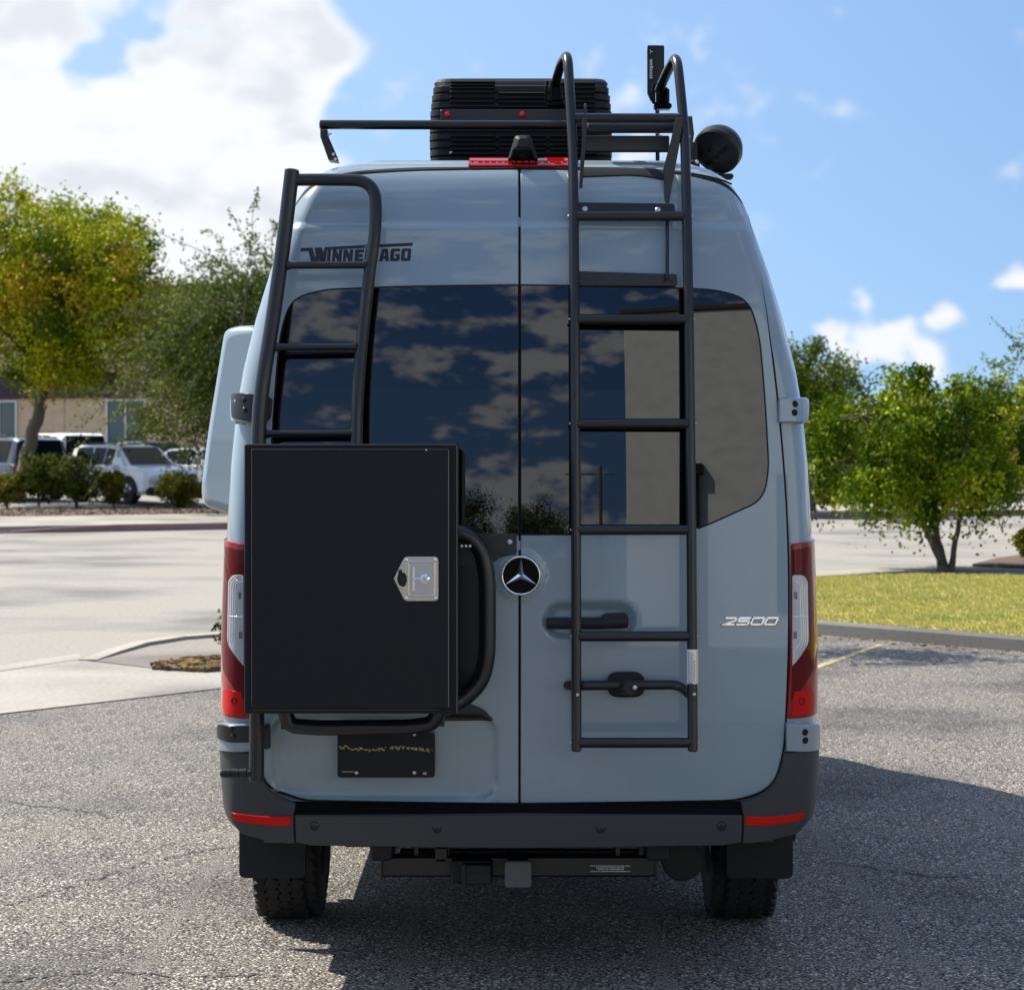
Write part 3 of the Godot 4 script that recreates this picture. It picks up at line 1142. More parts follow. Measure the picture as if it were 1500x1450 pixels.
func hinges(van: Node3D) -> void:
	for side in 2:
		for low in 2:
			var x := func(v: float) -> float: return v if side else 1522.0 - v
			var top := 1058.0 if low else 584.0
			var bot := 1099.0 if low else 620.0
			var a := 1150.0 if low else 1139.0
			var b := 1190.0 if low else 1173.0
			var g := Geo.new()
			var corner := [[x.call(a), top, 3], [x.call(b), top, 3], [x.call(b), bot, 3], [x.call(a), bot, 3]]
			drape(g, skin_poly(corner), 0.030, 0.012, 0.006, 0.028)
			var knuckle := at(x.call(b + (3 if low else 1)), 0.5 * (top + bot), -0.085 if low else -0.075)
			rod(g, knuckle + Vector3(0, -0.041 if not low else -0.043, 0), knuckle + Vector3(0, 0.036, 0), 0.0135)
			var o := put(g, "door_hinge", M.paint, van)
			if side:
				for k in 2:
					var py: float = top + (9.5 if not low else 13.5) + k * 12.0
					var s := to_skin(a + (24.0 if low else 19.0), py, 0.03)
					g = Geo.new()
					lathe(g, [[0.0115, -0.004], [0.0115, 0.0012], [0.0, 0.0012]], facing(skin(s.x, s.y, 0.03), skin_normal(s.x, s.y)), 20)
					put(g, "bolt_hole", M.gap, o)
			else:
				g = Geo.new()                                # black adapter of the box carrier over the hinge
				var c2 := [[332, 1059, 3], [398, 1059, 3], [398, 1094, 3], [384, 1094, 3], [382, 1084, 2], [345, 1085, 3], [332, 1080, 3]] if low else [[352, 578, 3], [386, 578, 8], [400, 584, 6], [398, 612, 6], [386, 622, 8], [352, 614, 3]]
				drape(g, skin_poly(c2), 0.036, 0.012, 0.003, 0.03)
				put(g, "carrier_adapter", M.powder, o)
				for q in ([[346, 1066], [348, 1077]] if low else [[365, 588], [365, 602]]):
					g = Geo.new()
					var s := to_skin(q[0], q[1], 0.036)
					bolt(g, skin(s.x, s.y, 0.036), skin_normal(s.x, s.y), 0.009)
					put(g, "bolt", M.powder, o)


func van_lights(van: Node3D) -> void:
	for side in 2:
		var X := func(pts: Array) -> Array: return pts if side else mirror(pts, 759.0)
		var g := Geo.new()
		var edge := [[1158.5, 797, 3], [1193, 786, 0], [1193, 1044, 0], [1152, 1053, 3], [1156, 985, 0], [1158.5, 900, 0]]
		var poly := skin_poly(X.call(edge))
		var far := PackedVector2Array()                     # the lamp runs on round the corner
		for p in poly:
			var w := table(HALF, p.y)
			if absf(p.x) > w - RX * 0.12:
				p.x = signf(p.x) * (w - RX + LC + 0.05)
			far.append(p)
		drape(g, far, 0.010, 0.012, 0.004, 0.012)
		var lamp := put(g, "tail_light", M.red_lens, van)
		# inner dark column beside the clear lens, bright lamp below
		g = Geo.new()
		drape(g, skin_poly(X.call([[1160, 806, 2], [1184, 800, 2], [1190, 940, 30], [1187, 985, 10], [1158, 1026, 2], [1160, 980, 0]])), 0.0115, 0.012, 0.001, 0.004)
		put(g, "smoked_lens", M.dark_red_lens, lamp)
		g = Geo.new()
		drape(g, skin_poly(X.call([[1160, 842, 3], [1174, 842, 6], [1179, 850, 8], [1181, 944, 12], [1160, 976, 2]])), 0.0138, 0.008, 0.0015, 0.004)
		put(g, "clear_lens", M.clear_lens, lamp)
		g = Geo.new()                                       # moulded lines of the reversing lamp
		for k in 4:
			var o := 2.6 * k
			var path := []
			for q in [[1160.5, 844.5 + o], [1172 - o * 0.5, 844.5 + o], [1177.2 - o, 853 + o], [1179 - o, 943 - o * 0.4], [1161, 971.5 - o * 2.2]]:
				var s := to_skin(X.call([[q[0], q[1]]])[0][0], q[1])
				path.append(skin(s.x, s.y, 0.0142))
			tube(g, fillet(path, 0.01, 4), 0.0013, 0.0013, 6)
		var bar := []
		for q in [1161.0, 1169.0, 1177.5]:
			var s := to_skin(X.call([[q, 903.0]])[0][0], 903.0)
			bar.append(skin(s.x, s.y, 0.0142))
		tube(g, PackedVector3Array(bar), 0.002, 0.002, 8)
		put(g, "lens_line", M.lens_line, lamp)
		for q in [[1164.5, 872], [1164.0, 930]]:
			g = Geo.new()
			var s := to_skin(X.call([[q[0], q[1]]])[0][0], q[1])
			box(g, skin(s.x, s.y, 0.0138), Vector3(0.013, 0.024, 0.004), 0.002)
			put(g, "bulb_holder", M.lens_dark, lamp)
		g = Geo.new()
		drape(g, skin_poly(X.call([[1163, 1013, 3], [1187, 1008, 4], [1188, 1038, 5], [1183, 1046, 4], [1159, 1049, 2]])), 0.0125, 0.012, 0.0015, 0.004)
		put(g, "stop_lamp", M.bright_red, lamp)
		g = Geo.new()
		var s1 := to_skin(X.call([[1172, 1026]])[0][0], 1026)
		var ring := []
		var tt := facing(skin(s1.x, s1.y, 0.0132), skin_normal(s1.x, s1.y))
		for i in 25:
			ring.append(tt * Vector3(cos(TAU * i / 24) * 0.0105, 0, sin(TAU * i / 24) * 0.0105))
		tube(g, PackedVector3Array(ring), 0.0016, 0.0016, 6, false)
		put(g, "lamp_ring", M.dark_red_lens, lamp)
	# third brake light under the camera
	var g := Geo.new()
	drape(g, skin_poly([[686, 234, 5], [846, 234, 5], [846, 247, 4], [686, 247, 4]]), 0.012, 0.01, 0.004, 0.014)
	var bl := put(g, "brake_light", M.red_lens, van)
	for q in [692, 840]:
		g = Geo.new()
		var s := to_skin(q, 241.5, 0.012)
		bolt(g, skin(s.x, s.y, 0.012), skin_normal(s.x, s.y), 0.0035)
		put(g, "screw", M.gloss_black, bl)
	for k in 14:
		g = Geo.new()
		var s := to_skin(704 + k * 9.5, 242.0, 0.0122)
		box(g, skin(s.x, s.y, 0.0114), Vector3(0.017, 0.010, 0.002), 0.0005)
		put(g, "led_cell", M.ruby, bl)
	# reversing camera hood
	g = Geo.new()
	var c := at(766, 234, -0.22)
	var lower := round_poly([[-0.052, 0.0], [-0.027, 0.083, 0.016], [0.027, 0.083, 0.016], [0.052, 0.0], [0.040, 0.0], [0.026, 0.035, 0.008], [-0.026, 0.035, 0.008], [-0.040, 0.0]])
	prism(g, lower, -0.16, 0.03, 0.006, Transform3D(Basis(), c))
	var upper := round_poly([[-0.036, 0.03], [-0.024, 0.080, 0.016], [0.024, 0.080, 0.016], [0.036, 0.03]])
	prism(g, upper, 0.03, 0.05, 0.012, Transform3D(Basis(), c))
	var cam := put(g, "reversing_camera", M.plastic, van)
	g = Geo.new()
	lathe(g, [[0.012, 0.0], [0.012, 0.010], [0.008, 0.014], [0.0, 0.015]], facing(c + Vector3(0, 0.012, 0.02), Vector3(0, -0.4, 1)), 16)
	put(g, "camera_lens", M.gloss_black, cam)


func bumper_off(s: float, h: float) -> float:
	var t := table([[0.44, 0.0], [0.47, 0.05], [0.495, 0.085], [0.52, 0.098], [0.590, 0.108], [0.606, 0.105], [0.616, 0.092], [0.65, 0.055], [0.70, 0.034], [0.80, 0.024], [0.90, 0.02]], h)
	var w := table(HALF, h)
	var side := smoothstep(w - RX - 0.13, w - RX + LC * 0.55, absf(s))
	return lerpf(t, table([[0.48, -0.035], [0.52, -0.006], [0.56, 0.012], [0.60, 0.019], [0.70, 0.021], [0.85, 0.020]], h), side)


func van_bumper(van: Node3D) -> void:
	# middle section
	var y_top := 0.615
	var y_bot := 0.512
	var a := -0.752
	var b := 0.746
	var g := Geo.new()
	var cut := PackedVector2Array([Vector2(a, y_bot + 0.008), Vector2(a + 0.06, y_bot - 0.004), Vector2(0, y_bot - 0.012), Vector2(b - 0.06, y_bot - 0.004), Vector2(b, y_bot + 0.008), Vector2(b, y_top - 0.004), Vector2(0, y_top), Vector2(a, y_top - 0.004)])
	drape(g, cut, bumper_off, 0.016, 0.004, 0.05)
	var bumper := put(g, "rear_bumper", M.bumper, van)
	g = Geo.new()                                            # black step tread on top
	for i in 40:
		var s0 := lerpf(-0.80, 0.80, i / 40.0)
		var s1 := lerpf(-0.80, 0.80, (i + 1) / 40.0)
		g.quadf(skin(s0, 0.632, 0.0), skin(s1, 0.632, 0.0), skin(s1, y_top - 0.004, bumper_off(s1, y_top) - 0.004), skin(s0, y_top - 0.004, bumper_off(s0, y_top) - 0.004), Vector3(0, 1, 0.2))
	put(g, "step_tread", M.tread_black, bumper)
	# corners, which rise beside the doors
	for side in 2:
		var sg := 1.0 if side else -1.0
		var poly := PackedVector2Array()
		poly.append(Vector2(b + 0.004 if side else a - 0.004, 0.66))
		poly.append(to_skin(1100 if side else 422, 1101))
		var w: float = table(HALF, 0.8)
		poly.append(Vector2(sg * (w + 0.75), poly[-1].y))
		poly.append(Vector2(sg * (w + 0.75), 0.52))
		poly.append(Vector2(sg * (w + 0.10), 0.537))
		poly.append(Vector2(sg * (w - 0.03), 0.525))
		poly.append(Vector2(sg * 0.9, 0.522))
		poly.append(Vector2(b + 0.004 if side else a - 0.004, 0.516))
		g = Geo.new()
		for piece in Geometry2D.clip_polygons(poly, inset(skin_poly(DOOR if side else mirror(DOOR)), -0.0025)):
			drape(g, piece, bumper_off, 0.014, 0.003, 0.03)
		put(g, "bumper_corner", M.bumper, bumper)
		g = Geo.new()
		var refl := [[1090, 1189.5, 1], [1171, 1188, 2], [1168, 1198, 5], [1154, 1202, 6], [1090, 1203, 1]]
		var shape := PackedVector2Array()
		for q in round_poly(refl if side else mirror(refl, 759.0)):
			var k := to_skin(q.x, q.y, 0.07)
			for m in 3:
				k = to_skin(q.x, q.y, bumper_off(k.x, k.y))
			shape.append(k)
		drape(g, shape, func(s, h): return bumper_off(s, h) + 0.003, 0.012, 0.002, 0.006)
		put(g, "reflector", M.bright_red, bumper)
	for q in [[463, 1203], [641, 1207], [879, 1207], [1055, 1203]]:
		var k := to_skin(q[0], q[1], 0.1)
		var p := skin(k.x, k.y, bumper_off(k.x, k.y))
		g = Geo.new()
		lathe(g, [[0.0165, -0.006], [0.0165, 0.0012], [0.0125, 0.0016], [0.0120, -0.0005], [0.0, 0.0010]], facing(p, skin_normal(k.x, k.y) + Vector3(0, 0.05, 0)), 24)
		put(g, "parking_sensor", M.plastic, bumper)


func wheel(parent: Node3D, c: Vector3, outward: float) -> void:
	var w := Node3D.new()
	w.name = "wheel" if not parent.has_node("wheel") else "wheel_%03d" % [parent.find_children("wheel*", "Node3D", false, false).size()]
	parent.add_child(w)
	w.position = c
	var t := Transform3D(Basis(Vector3.BACK, PI * 0.5), Vector3.ZERO)      # axis along x
	var R := 0.386
	var g := Geo.new()
	lathe(g, [[0.205, -0.100], [0.225, -0.118], [0.30, -0.132], [0.352, -0.124], [0.372, -0.106], [0.374, 0.0], [0.372, 0.106], [0.352, 0.124], [0.30, 0.132], [0.225, 0.118], [0.205, 0.100]], t, 64)
	put(g, "tyre", M.tyre, w)
	g = Geo.new()
	var r := RandomNumberGenerator.new()
	r.seed = 3
	for k in 46:                                                  # lugs, interlocked in five rows
		for row in 5:
			var lat := (row - 2) * 0.047
			var ang := TAU * (k + 0.5 * (row % 2) + r.randf_range(-0.08, 0.08)) / 46.0
			var edge := absi(row - 2) == 2
			var hgt := 0.013
			var base := R - hgt - (0.010 if edge else 0.0)
			var up := Vector3(0, cos(ang), sin(ang))
			var fw := Vector3(0, -sin(ang), cos(ang))
			var tw := r.randf_range(-0.2, 0.2) + (0.4 if row % 2 else -0.4)
			var ax := (Vector3.RIGHT * cos(tw) + fw * sin(tw))
			var bb := Basis(ax, up, ax.cross(up))
			if edge:
				bb = bb.rotated(fw, 0.22 * signf(lat))
			box(g, up * (base + hgt * 0.5) + Vector3.RIGHT * lat, Vector3(0.045, hgt + 0.008, 0.0505), 0.0025, bb)
	put(g, "tread", M.tyre, w)
	g = Geo.new()
	lathe(g, [[0.0, 0.07], [0.06, 0.075], [0.19, 0.055], [0.207, 0.095], [0.207, 0.09], [0.207, -0.10], [0.19, -0.09], [0.05, 0.0], [0.0, 0.0]], Transform3D(Basis(Vector3.BACK, -PI * 0.5 * outward), Vector3.ZERO), 40)
	put(g, "rim", M.alloy, w)


func van_under(van: Node3D) -> void:
	for c in [[Vector3(-0.888, 0.386, -1.26), -1.0], [Vector3(0.862, 0.386, -1.26), 1.0], [Vector3(-0.885, 0.386, -4.93), -1.0], [Vector3(0.862, 0.386, -4.93), 1.0]]:
		wheel(van, c[0], c[1])
	for q in [[-1.0, -1.26], [1.0, -1.26], [-1.0, -4.93], [1.0, -4.93]]:
		var ga := Geo.new()
		var arch := []
		for k in 17:
			var an := PI * k / 16.0
			arch.append(Vector3(q[0] * (half_width(0.6) + 0.002), 0.42 + sin(an) * 0.44, q[1] + cos(an) * 0.47))
		tube(ga, PackedVector3Array(arch), 0.036, 0.036, 10)
		for k in 16:
			ga.quadf(Vector3(q[0] * 1.013, 0.42, arch[k].z), Vector3(q[0] * 1.013, 0.42, arch[k + 1].z), Vector3(q[0] * 1.013, arch[k + 1].y, arch[k + 1].z), Vector3(q[0] * 1.013, arch[k].y, arch[k].z), Vector3(q[0], 0, 0))
		put(ga, "wheel_arch", M.plastic, van)
	var g := Geo.new()
	grid_box(g, Vector3(-0.62, 0.46, -6.3), Vector3(0.62, 0.62, -0.12), 0.02)
	grid_box(g, Vector3(-0.97, 0.44, -5.0), Vector3(0.97, 0.60, -1.75), 0.02)
	grid_box(g, Vector3(-0.97, 0.52, -0.78), Vector3(0.97, 0.62, -0.12), 0.02)
	rod(g, Vector3(-0.75, 0.40, -1.26), Vector3(0.72, 0.40, -1.26), 0.05)
	grid_box(g, Vector3(-0.14, 0.28, -1.42), Vector3(0.16, 0.52, -1.1), 0.06)
	grid_box(g, Vector3(-0.52, 0.40, -5.0), Vector3(-0.44, 0.50, -0.2), 0.01)
	grid_box(g, Vector3(0.44, 0.40, -5.0), Vector3(0.52, 0.50, -0.2), 0.01)
	put(g, "underbody", M.plastic, van)
	for q in [[350, 448, 458, 1226, 1286], [1162, 1064, 1054, 1226, 1287]]:
		g = Geo.new()
		var p0 := at(q[0], q[3], -0.74)
		var p1 := at(q[1], q[4], -0.74)
		prism(g, round_poly([[minf(p0.x, p1.x), p1.y, 0.025], [maxf(p0.x, p1.x), p1.y, 0.025], [maxf(p0.x, p1.x), p0.y + 0.06], [minf(p0.x, p1.x), p0.y + 0.06]]), -0.745, -0.735, 0.003)
		var flap := put(g, "mud_flap", M.rubber, van)
		g = Geo.new()
		var c := at(q[2] if q[0] > 750 else 404, 1232, -0.73)
		if q[0] > 750:
			c = at(1115, 1231, -0.73)
		box(g, c, Vector3(0.09, 0.012, 0.01), 0.003)
		put(g, "clamp_strip", M.grey_plastic, flap)
	# tow hitch
	g = Geo.new()
	var l := at(558, 1270, -0.28)
	var r := at(962, 1270, -0.28)
	grid_box(g, Vector3(l.x, l.y - 0.036, -0.35), Vector3(r.x, r.y + 0.036, -0.28), 0.008)
	grid_box(g, Vector3(l.x - 0.004, l.y - 0.045, -0.40), Vector3(l.x + 0.006, l.y + 0.12, -0.27), 0.002)
	grid_box(g, Vector3(r.x - 0.006, l.y - 0.045, -0.40), Vector3(r.x + 0.004, l.y + 0.12, -0.27), 0.002)
	grid_box(g, Vector3(-0.30, l.y + 0.01, -0.9), Vector3(-0.25, l.y + 0.07, -0.28), 0.008)
	var hitch := put(g, "tow_hitch", M.powder, van)
	g = Geo.new()
	var c := at(759, 1281, -0.12)
	grid_box(g, c + Vector3(-0.036, -0.036, -0.24), c + Vector3(0.036, 0.036, -0.012), 0.006)
	put(g, "receiver", M.powder, hitch)
	g = Geo.new()
	prism(g, round_poly([[-0.046, -0.046, 0.014], [0.046, -0.046, 0.014], [0.046, 0.046, 0.014], [-0.046, 0.046, 0.014]]), -0.012, 0.004, 0.004, Transform3D(Basis(), c))
	put(g, "receiver_cover", M.grey_plastic, hitch)
	g = Geo.new()
	c = at(691, 1278, -0.20)
	grid_box(g, c + Vector3(-0.072, -0.040, -0.05), c + Vector3(0.072, 0.042, 0.0), 0.008)
	grid_box(g, c + Vector3(-0.030, -0.036, 0.0), c + Vector3(0.070, 0.034, 0.045), 0.006)
	grid_box(g, c + Vector3(-0.034, -0.048, 0.03), c + Vector3(-0.018, 0.040, 0.055), 0.004)
	grid_box(g, c + Vector3(-0.022, 0.004, 0.045), c + Vector3(0.066, 0.008, 0.049), 0.001)
	put(g, "wiring_socket", M.plastic, hitch)
	g = Geo.new()                                              # the warning label's four lines of small print
	c = at(894, 1273, -0.2795)
	var rr := RandomNumberGenerator.new()
	rr.seed = 19
	for row in [[0.0095, 0.070], [0.003, 0.050], [-0.003, 0.044], [-0.0095, 0.070]]:
		var x: float = -row[1]
		while x < row[1]:
			var wd := rr.randf_range(0.0015, 0.005)
			var p := c + Vector3(x, row[0], 0)
			g.quadf(p, p + Vector3(wd, 0, 0), p + Vector3(wd, 0.0032, 0), p + Vector3(0, 0.0032, 0), Vector3.BACK)
			x += wd + (0.0008 if rr.randf() < 0.8 else 0.0022)
	put(g, "warning_label", M.print, hitch)
	# chains and brackets between bumper and hitch
	g = Geo.new()
	for q in [[610, 1246], [655, 1246], [905, 1243], [940, 1246]]:
		var p := at(q[0], q[1], -0.32)
		box(g, p, Vector3(0.02, 0.07, 0.03), 0.004)
	box(g, at(770, 1250, -0.4), Vector3(0.9, 0.03, 0.05), 0.006)
	put(g, "hitch_bracket", M.powder, hitch)
	# silencer end
	g = Geo.new()
	var e := at(1000, 1261, -0.62)
	lathe(g, [[0.076, -0.5], [0.076, -0.01], [0.070, 0.0], [0.0, 0.002]], facing(e, Vector3.BACK), 36)
	put(g, "silencer", M.plastic, van)


func van_ladder(van: Node3D) -> void:
	var o := Node3D.new()
	o.name = "roof_ladder"
	van.add_child(o)
	o.set_meta("label", "tall black tubular ladder on the right rear door, hooked over the roof rack")
	var depth := [[0.7, 0.135], [0.83, 0.13], [1.5, 0.105], [2.0, 0.06], [2.4, 0.005], [2.66, -0.055], [2.9, -0.15], [3.2, -0.24]]
	var rail := func(pts: Array) -> Array:
		var out := []
		for q in pts:
			var h: float = EYE.y - (q[1] - 645.0) * 8.0 / F
			out.append(at(q[0], q[1], q[2] if q.size() > 2 else table(depth, h)))
		return out
	var R := 0.0172
	var L := [[844.5, 1099], [844, 780], [842, 460], [840.5, 300], [838.5, 200], [834, 120], [831.5, 79, -0.25], [822, 92, -0.42], [813.5, 122, -0.62]]
	var Rr := [[1015, 1099], [1013, 780], [1009, 460], [1006, 300], [1003.5, 200], [997, 130], [991.5, 80, -0.25], [979, 102, -0.42], [966, 132, -0.62]]
	for pts in [L, Rr]:
		var g := Geo.new()
		tube(g, fillet(rail.call(pts), 0.07, 8), R, R, 18)
		put(g, "rail", M.powder, o)
	var x_at := func(pts: Array, y: float) -> float:
		for i in range(1, 6):
			if y >= pts[i][1]:
				return lerpf(pts[i - 1][0], pts[i][0], (pts[i - 1][1] - y) / float(pts[i - 1][1] - pts[i][1]))
		return pts[5][0]
	for y in [1088.0, 932.0, 776.0, 620.5, 467.5, 316.5, 173.0]:
		var g := Geo.new()
		var z: float = table(depth, EYE.y - (y - 645.0) * 8.0 / F)
		var a := at(x_at.call(L, y), y, z)
		var b := at(x_at.call(Rr, y), y, z)
		var r := 0.0172
		tube(g, PackedVector3Array([a + Vector3(0.010, 0, 0), a + Vector3(0.019, 0, 0), a + Vector3(0.024, 0, 0), b - Vector3(0.024, 0, 0), b - Vector3(0.019, 0, 0), b - Vector3(0.010, 0, 0)]), r, r, 16)
		put(g, "rung", M.powder, o)
		if y > 180:
			for e in [[a, -1.0], [b, 1.0]]:
				g = Geo.new()
				bolt(g, e[0] + Vector3(e[1] * R, 0, 0), Vector3(e[1], 0, 0.15), 0.0048)
				put(g, "rung_bolt", M.zinc, o)
	# the lower stay, bent in to the door, with its clamp
	var g := Geo.new()
	tube(g, fillet([at(832, 1004, 0.02), at(838, 1004, 0.05), at(850, 1004, 0.07), at(994, 1003, 0.07), at(1016, 1022, 0.125)], 0.03, 6), 0.0165, 0.0165, 14)
	put(g, "stay", M.powder, o)
	g = Geo.new()
	prism(g, round_poly([[-0.064, -0.045, 0.04], [0.064, -0.045, 0.04], [0.064, 0.040, 0.04], [-0.064, 0.040, 0.04]]), 0.0, 0.03, 0.008, Transform3D(Basis(), at(917, 1001, 0.012)))
	put(g, "foot_pad", M.rubber, o)
	g = Geo.new()
	lathe(g, [[0.026, -0.02], [0.026, 0.02], [0.022, 0.026], [0.0, 0.027]], facing(at(920, 1007, 0.10), Vector3(0.25, 0, 1)), 20)
	put(g, "clamp", M.plastic, o)
	for q in [[930, 1007, 0.128, 0.0085], [846, 1018, 0.128 + R, 0.006], [1017, 1017, 0.128 + R, 0.006]]:
		g = Geo.new()
		bolt(g, at(q[0], q[1], q[2]), Vector3(0.1, 0, 1), q[3])
		put(g, "clamp_bolt", M.zinc, o)
	# flat brackets behind two of the rungs
	g = Geo.new()
	var c := at(917, 307, -0.085)
	prism(g, round_poly([[-0.165, -0.026, 0.004], [0.168, -0.026, 0.01], [0.168, 0.022, 0.01], [-0.165, 0.027, 0.004]]), -0.006, 0.0, 0.0015, Transform3D(Basis(Vector3.RIGHT, -0.2), c))
	put(g, "bracket", M.powder, o)
	for q in [[857, 307], [964, 308]]:
		g = Geo.new()
		bolt(g, at(q[0], q[1], -0.083), Vector3(0, 0.2, 1), 0.0105)
		put(g, "bracket_bolt", M.zinc, o)
	g = Geo.new()
	drape(g, skin_poly([[846, 399, 0], [978, 403, 0], [991, 403, 4], [991, 421, 4], [846, 420, 0]]), 0.022, 0.02, 0.002, 0.016)
	put(g, "bracket", M.powder, o)
	g = Geo.new()
	var s := to_skin(984, 412, 0.022)
	bolt(g, skin(s.x, s.y, 0.022), Vector3.BACK, 0.006)
	put(g, "bracket_bolt", M.powder, o)
	g = Geo.new()                                          # thin upright between them
	tube(g, PackedVector3Array([at(977.5, 318, -0.075), at(977.5, 408, -0.03)]), 0.0062, 0.0062, 8)
	put(g, "upright", M.powder, o)
	g = Geo.new()                                          # tapered hook arm from the roof rack
	var arm := PackedVector2Array()
	for q in [[972, 246], [983, 205], [990, 172], [1001, 172], [997, 205], [983, 280], [977.5, 320], [974, 300]]:
		var p := at(q[0], q[1], -0.13)
		arm.append(Vector2(p.x, p.y))
	prism(g, arm, -0.136, -0.128, 0.002)
	put(g, "hook_arm", M.powder, o)
	g = Geo.new()
	arm = PackedVector2Array()
	for q in [[853, 172], [861, 172], [858, 215], [851, 300], [847, 300], [851, 215]]:
		var p := at(q[0], q[1], -0.14)
		arm.append(Vector2(p.x, p.y))
	prism(g, arm, -0.146, -0.138, 0.002)
	put(g, "hook_arm", M.powder, o)
	g = Geo.new()                                          # rubber strip under the roof edge
	drape(g, skin_poly([[850, 250, 0], [935, 250, 40], [984, 254, 0], [984, 268, 3], [935, 259, 60], [850, 262, 0]]), 0.012, 0.012, 0.002, 0.004)
	put(g, "edge_strip", M.rubber, o)
	# clamps at the ends of the hooks
	for q in [[813, 133, -0.62], [969, 136, -0.62]]:
		g = Geo.new()
		c = at(q[0], q[1], q[2])
		box(g, c + Vector3(0.004, -0.012, 0), Vector3(0.050, 0.062, 0.05), 0.010)
		box(g, c + Vector3(0.004, -0.050, 0.0), Vector3(0.066, 0.024, 0.06), 0.008)
		var loop := []
		for k in [[-0.028, 0.03], [-0.034, 0.0], [-0.034, -0.04], [-0.018, -0.045], [-0.014, 0.0], [-0.012, 0.03]]:
			loop.append(c + Vector3(k[0], k[1], 0.034))
		tube(g, fillet(loop, 0.008, 4), 0.005, 0.005, 8)
		put(g, "rack_clamp", M.gloss_black, o)
	# warning sticker wrapped on the right rail
	g = Geo.new()
	var a0 := at(1014.6, 976, table(depth, 1.105))
	var hh := 0.0575
	var rr := R + 0.0016
	for k in 12:
		var t0 := PI * (1.0 - k / 12.0)
		var t1 := PI * (1.0 - (k + 1) / 12.0)
		g.quad(a0 + Vector3(cos(t0) * rr, -hh, sin(t0) * rr), a0 + Vector3(cos(t1) * rr, -hh, sin(t1) * rr), a0 + Vector3(cos(t1) * rr, hh, sin(t1) * rr), a0 + Vector3(cos(t0) * rr, hh, sin(t0) * rr), Vector3(cos(t0), 0, sin(t0)), Vector3(cos(t1), 0, sin(t1)), Vector3(cos(t1), 0, sin(t1)), Vector3(cos(t0), 0, sin(t0)))
	put(g, "warning_sticker", M.sticker, o)
	g = Geo.new()
	rr += 0.0004
	for k in 3:
		var t0 := 0.95 - k * 0.2
		var t1 := t0 - 0.2
		g.quad(a0 + Vector3(cos(t0) * rr, -hh, sin(t0) * rr), a0 + Vector3(cos(t1) * rr, -hh, sin(t1) * rr), a0 + Vector3(cos(t1) * rr, hh, sin(t1) * rr), a0 + Vector3(cos(t0) * rr, hh, sin(t0) * rr), Vector3(cos(t0), 0, sin(t0)), Vector3(cos(t1), 0, sin(t1)), Vector3(cos(t1), 0, sin(t1)), Vector3(cos(t0), 0, sin(t0)))
	put(g, "sticker_band", M.sticker_yellow, o)
	g = Geo.new()
	var rn := RandomNumberGenerator.new()
	rn.seed = 5
	rr += 0.0003
	for col in 5:
		var t := 2.45 - col * 0.28
		var y := -hh + 0.006
		while y < hh - 0.01 - (0.03 if col == 4 else 0.0):
			var ln := rn.randf_range(0.002, 0.006)
			g.quadf(a0 + Vector3(cos(t) * rr, y, sin(t) * rr), a0 + Vector3(cos(t - 0.1) * rr, y, sin(t - 0.1) * rr), a0 + Vector3(cos(t - 0.1) * rr, y + ln, sin(t - 0.1) * rr), a0 + Vector3(cos(t) * rr, y + ln, sin(t) * rr), Vector3(cos(t), 0, sin(t)))
			y += ln + rn.randf_range(0.0008, 0.0022)
	put(g, "sticker_print", M.ink, o)


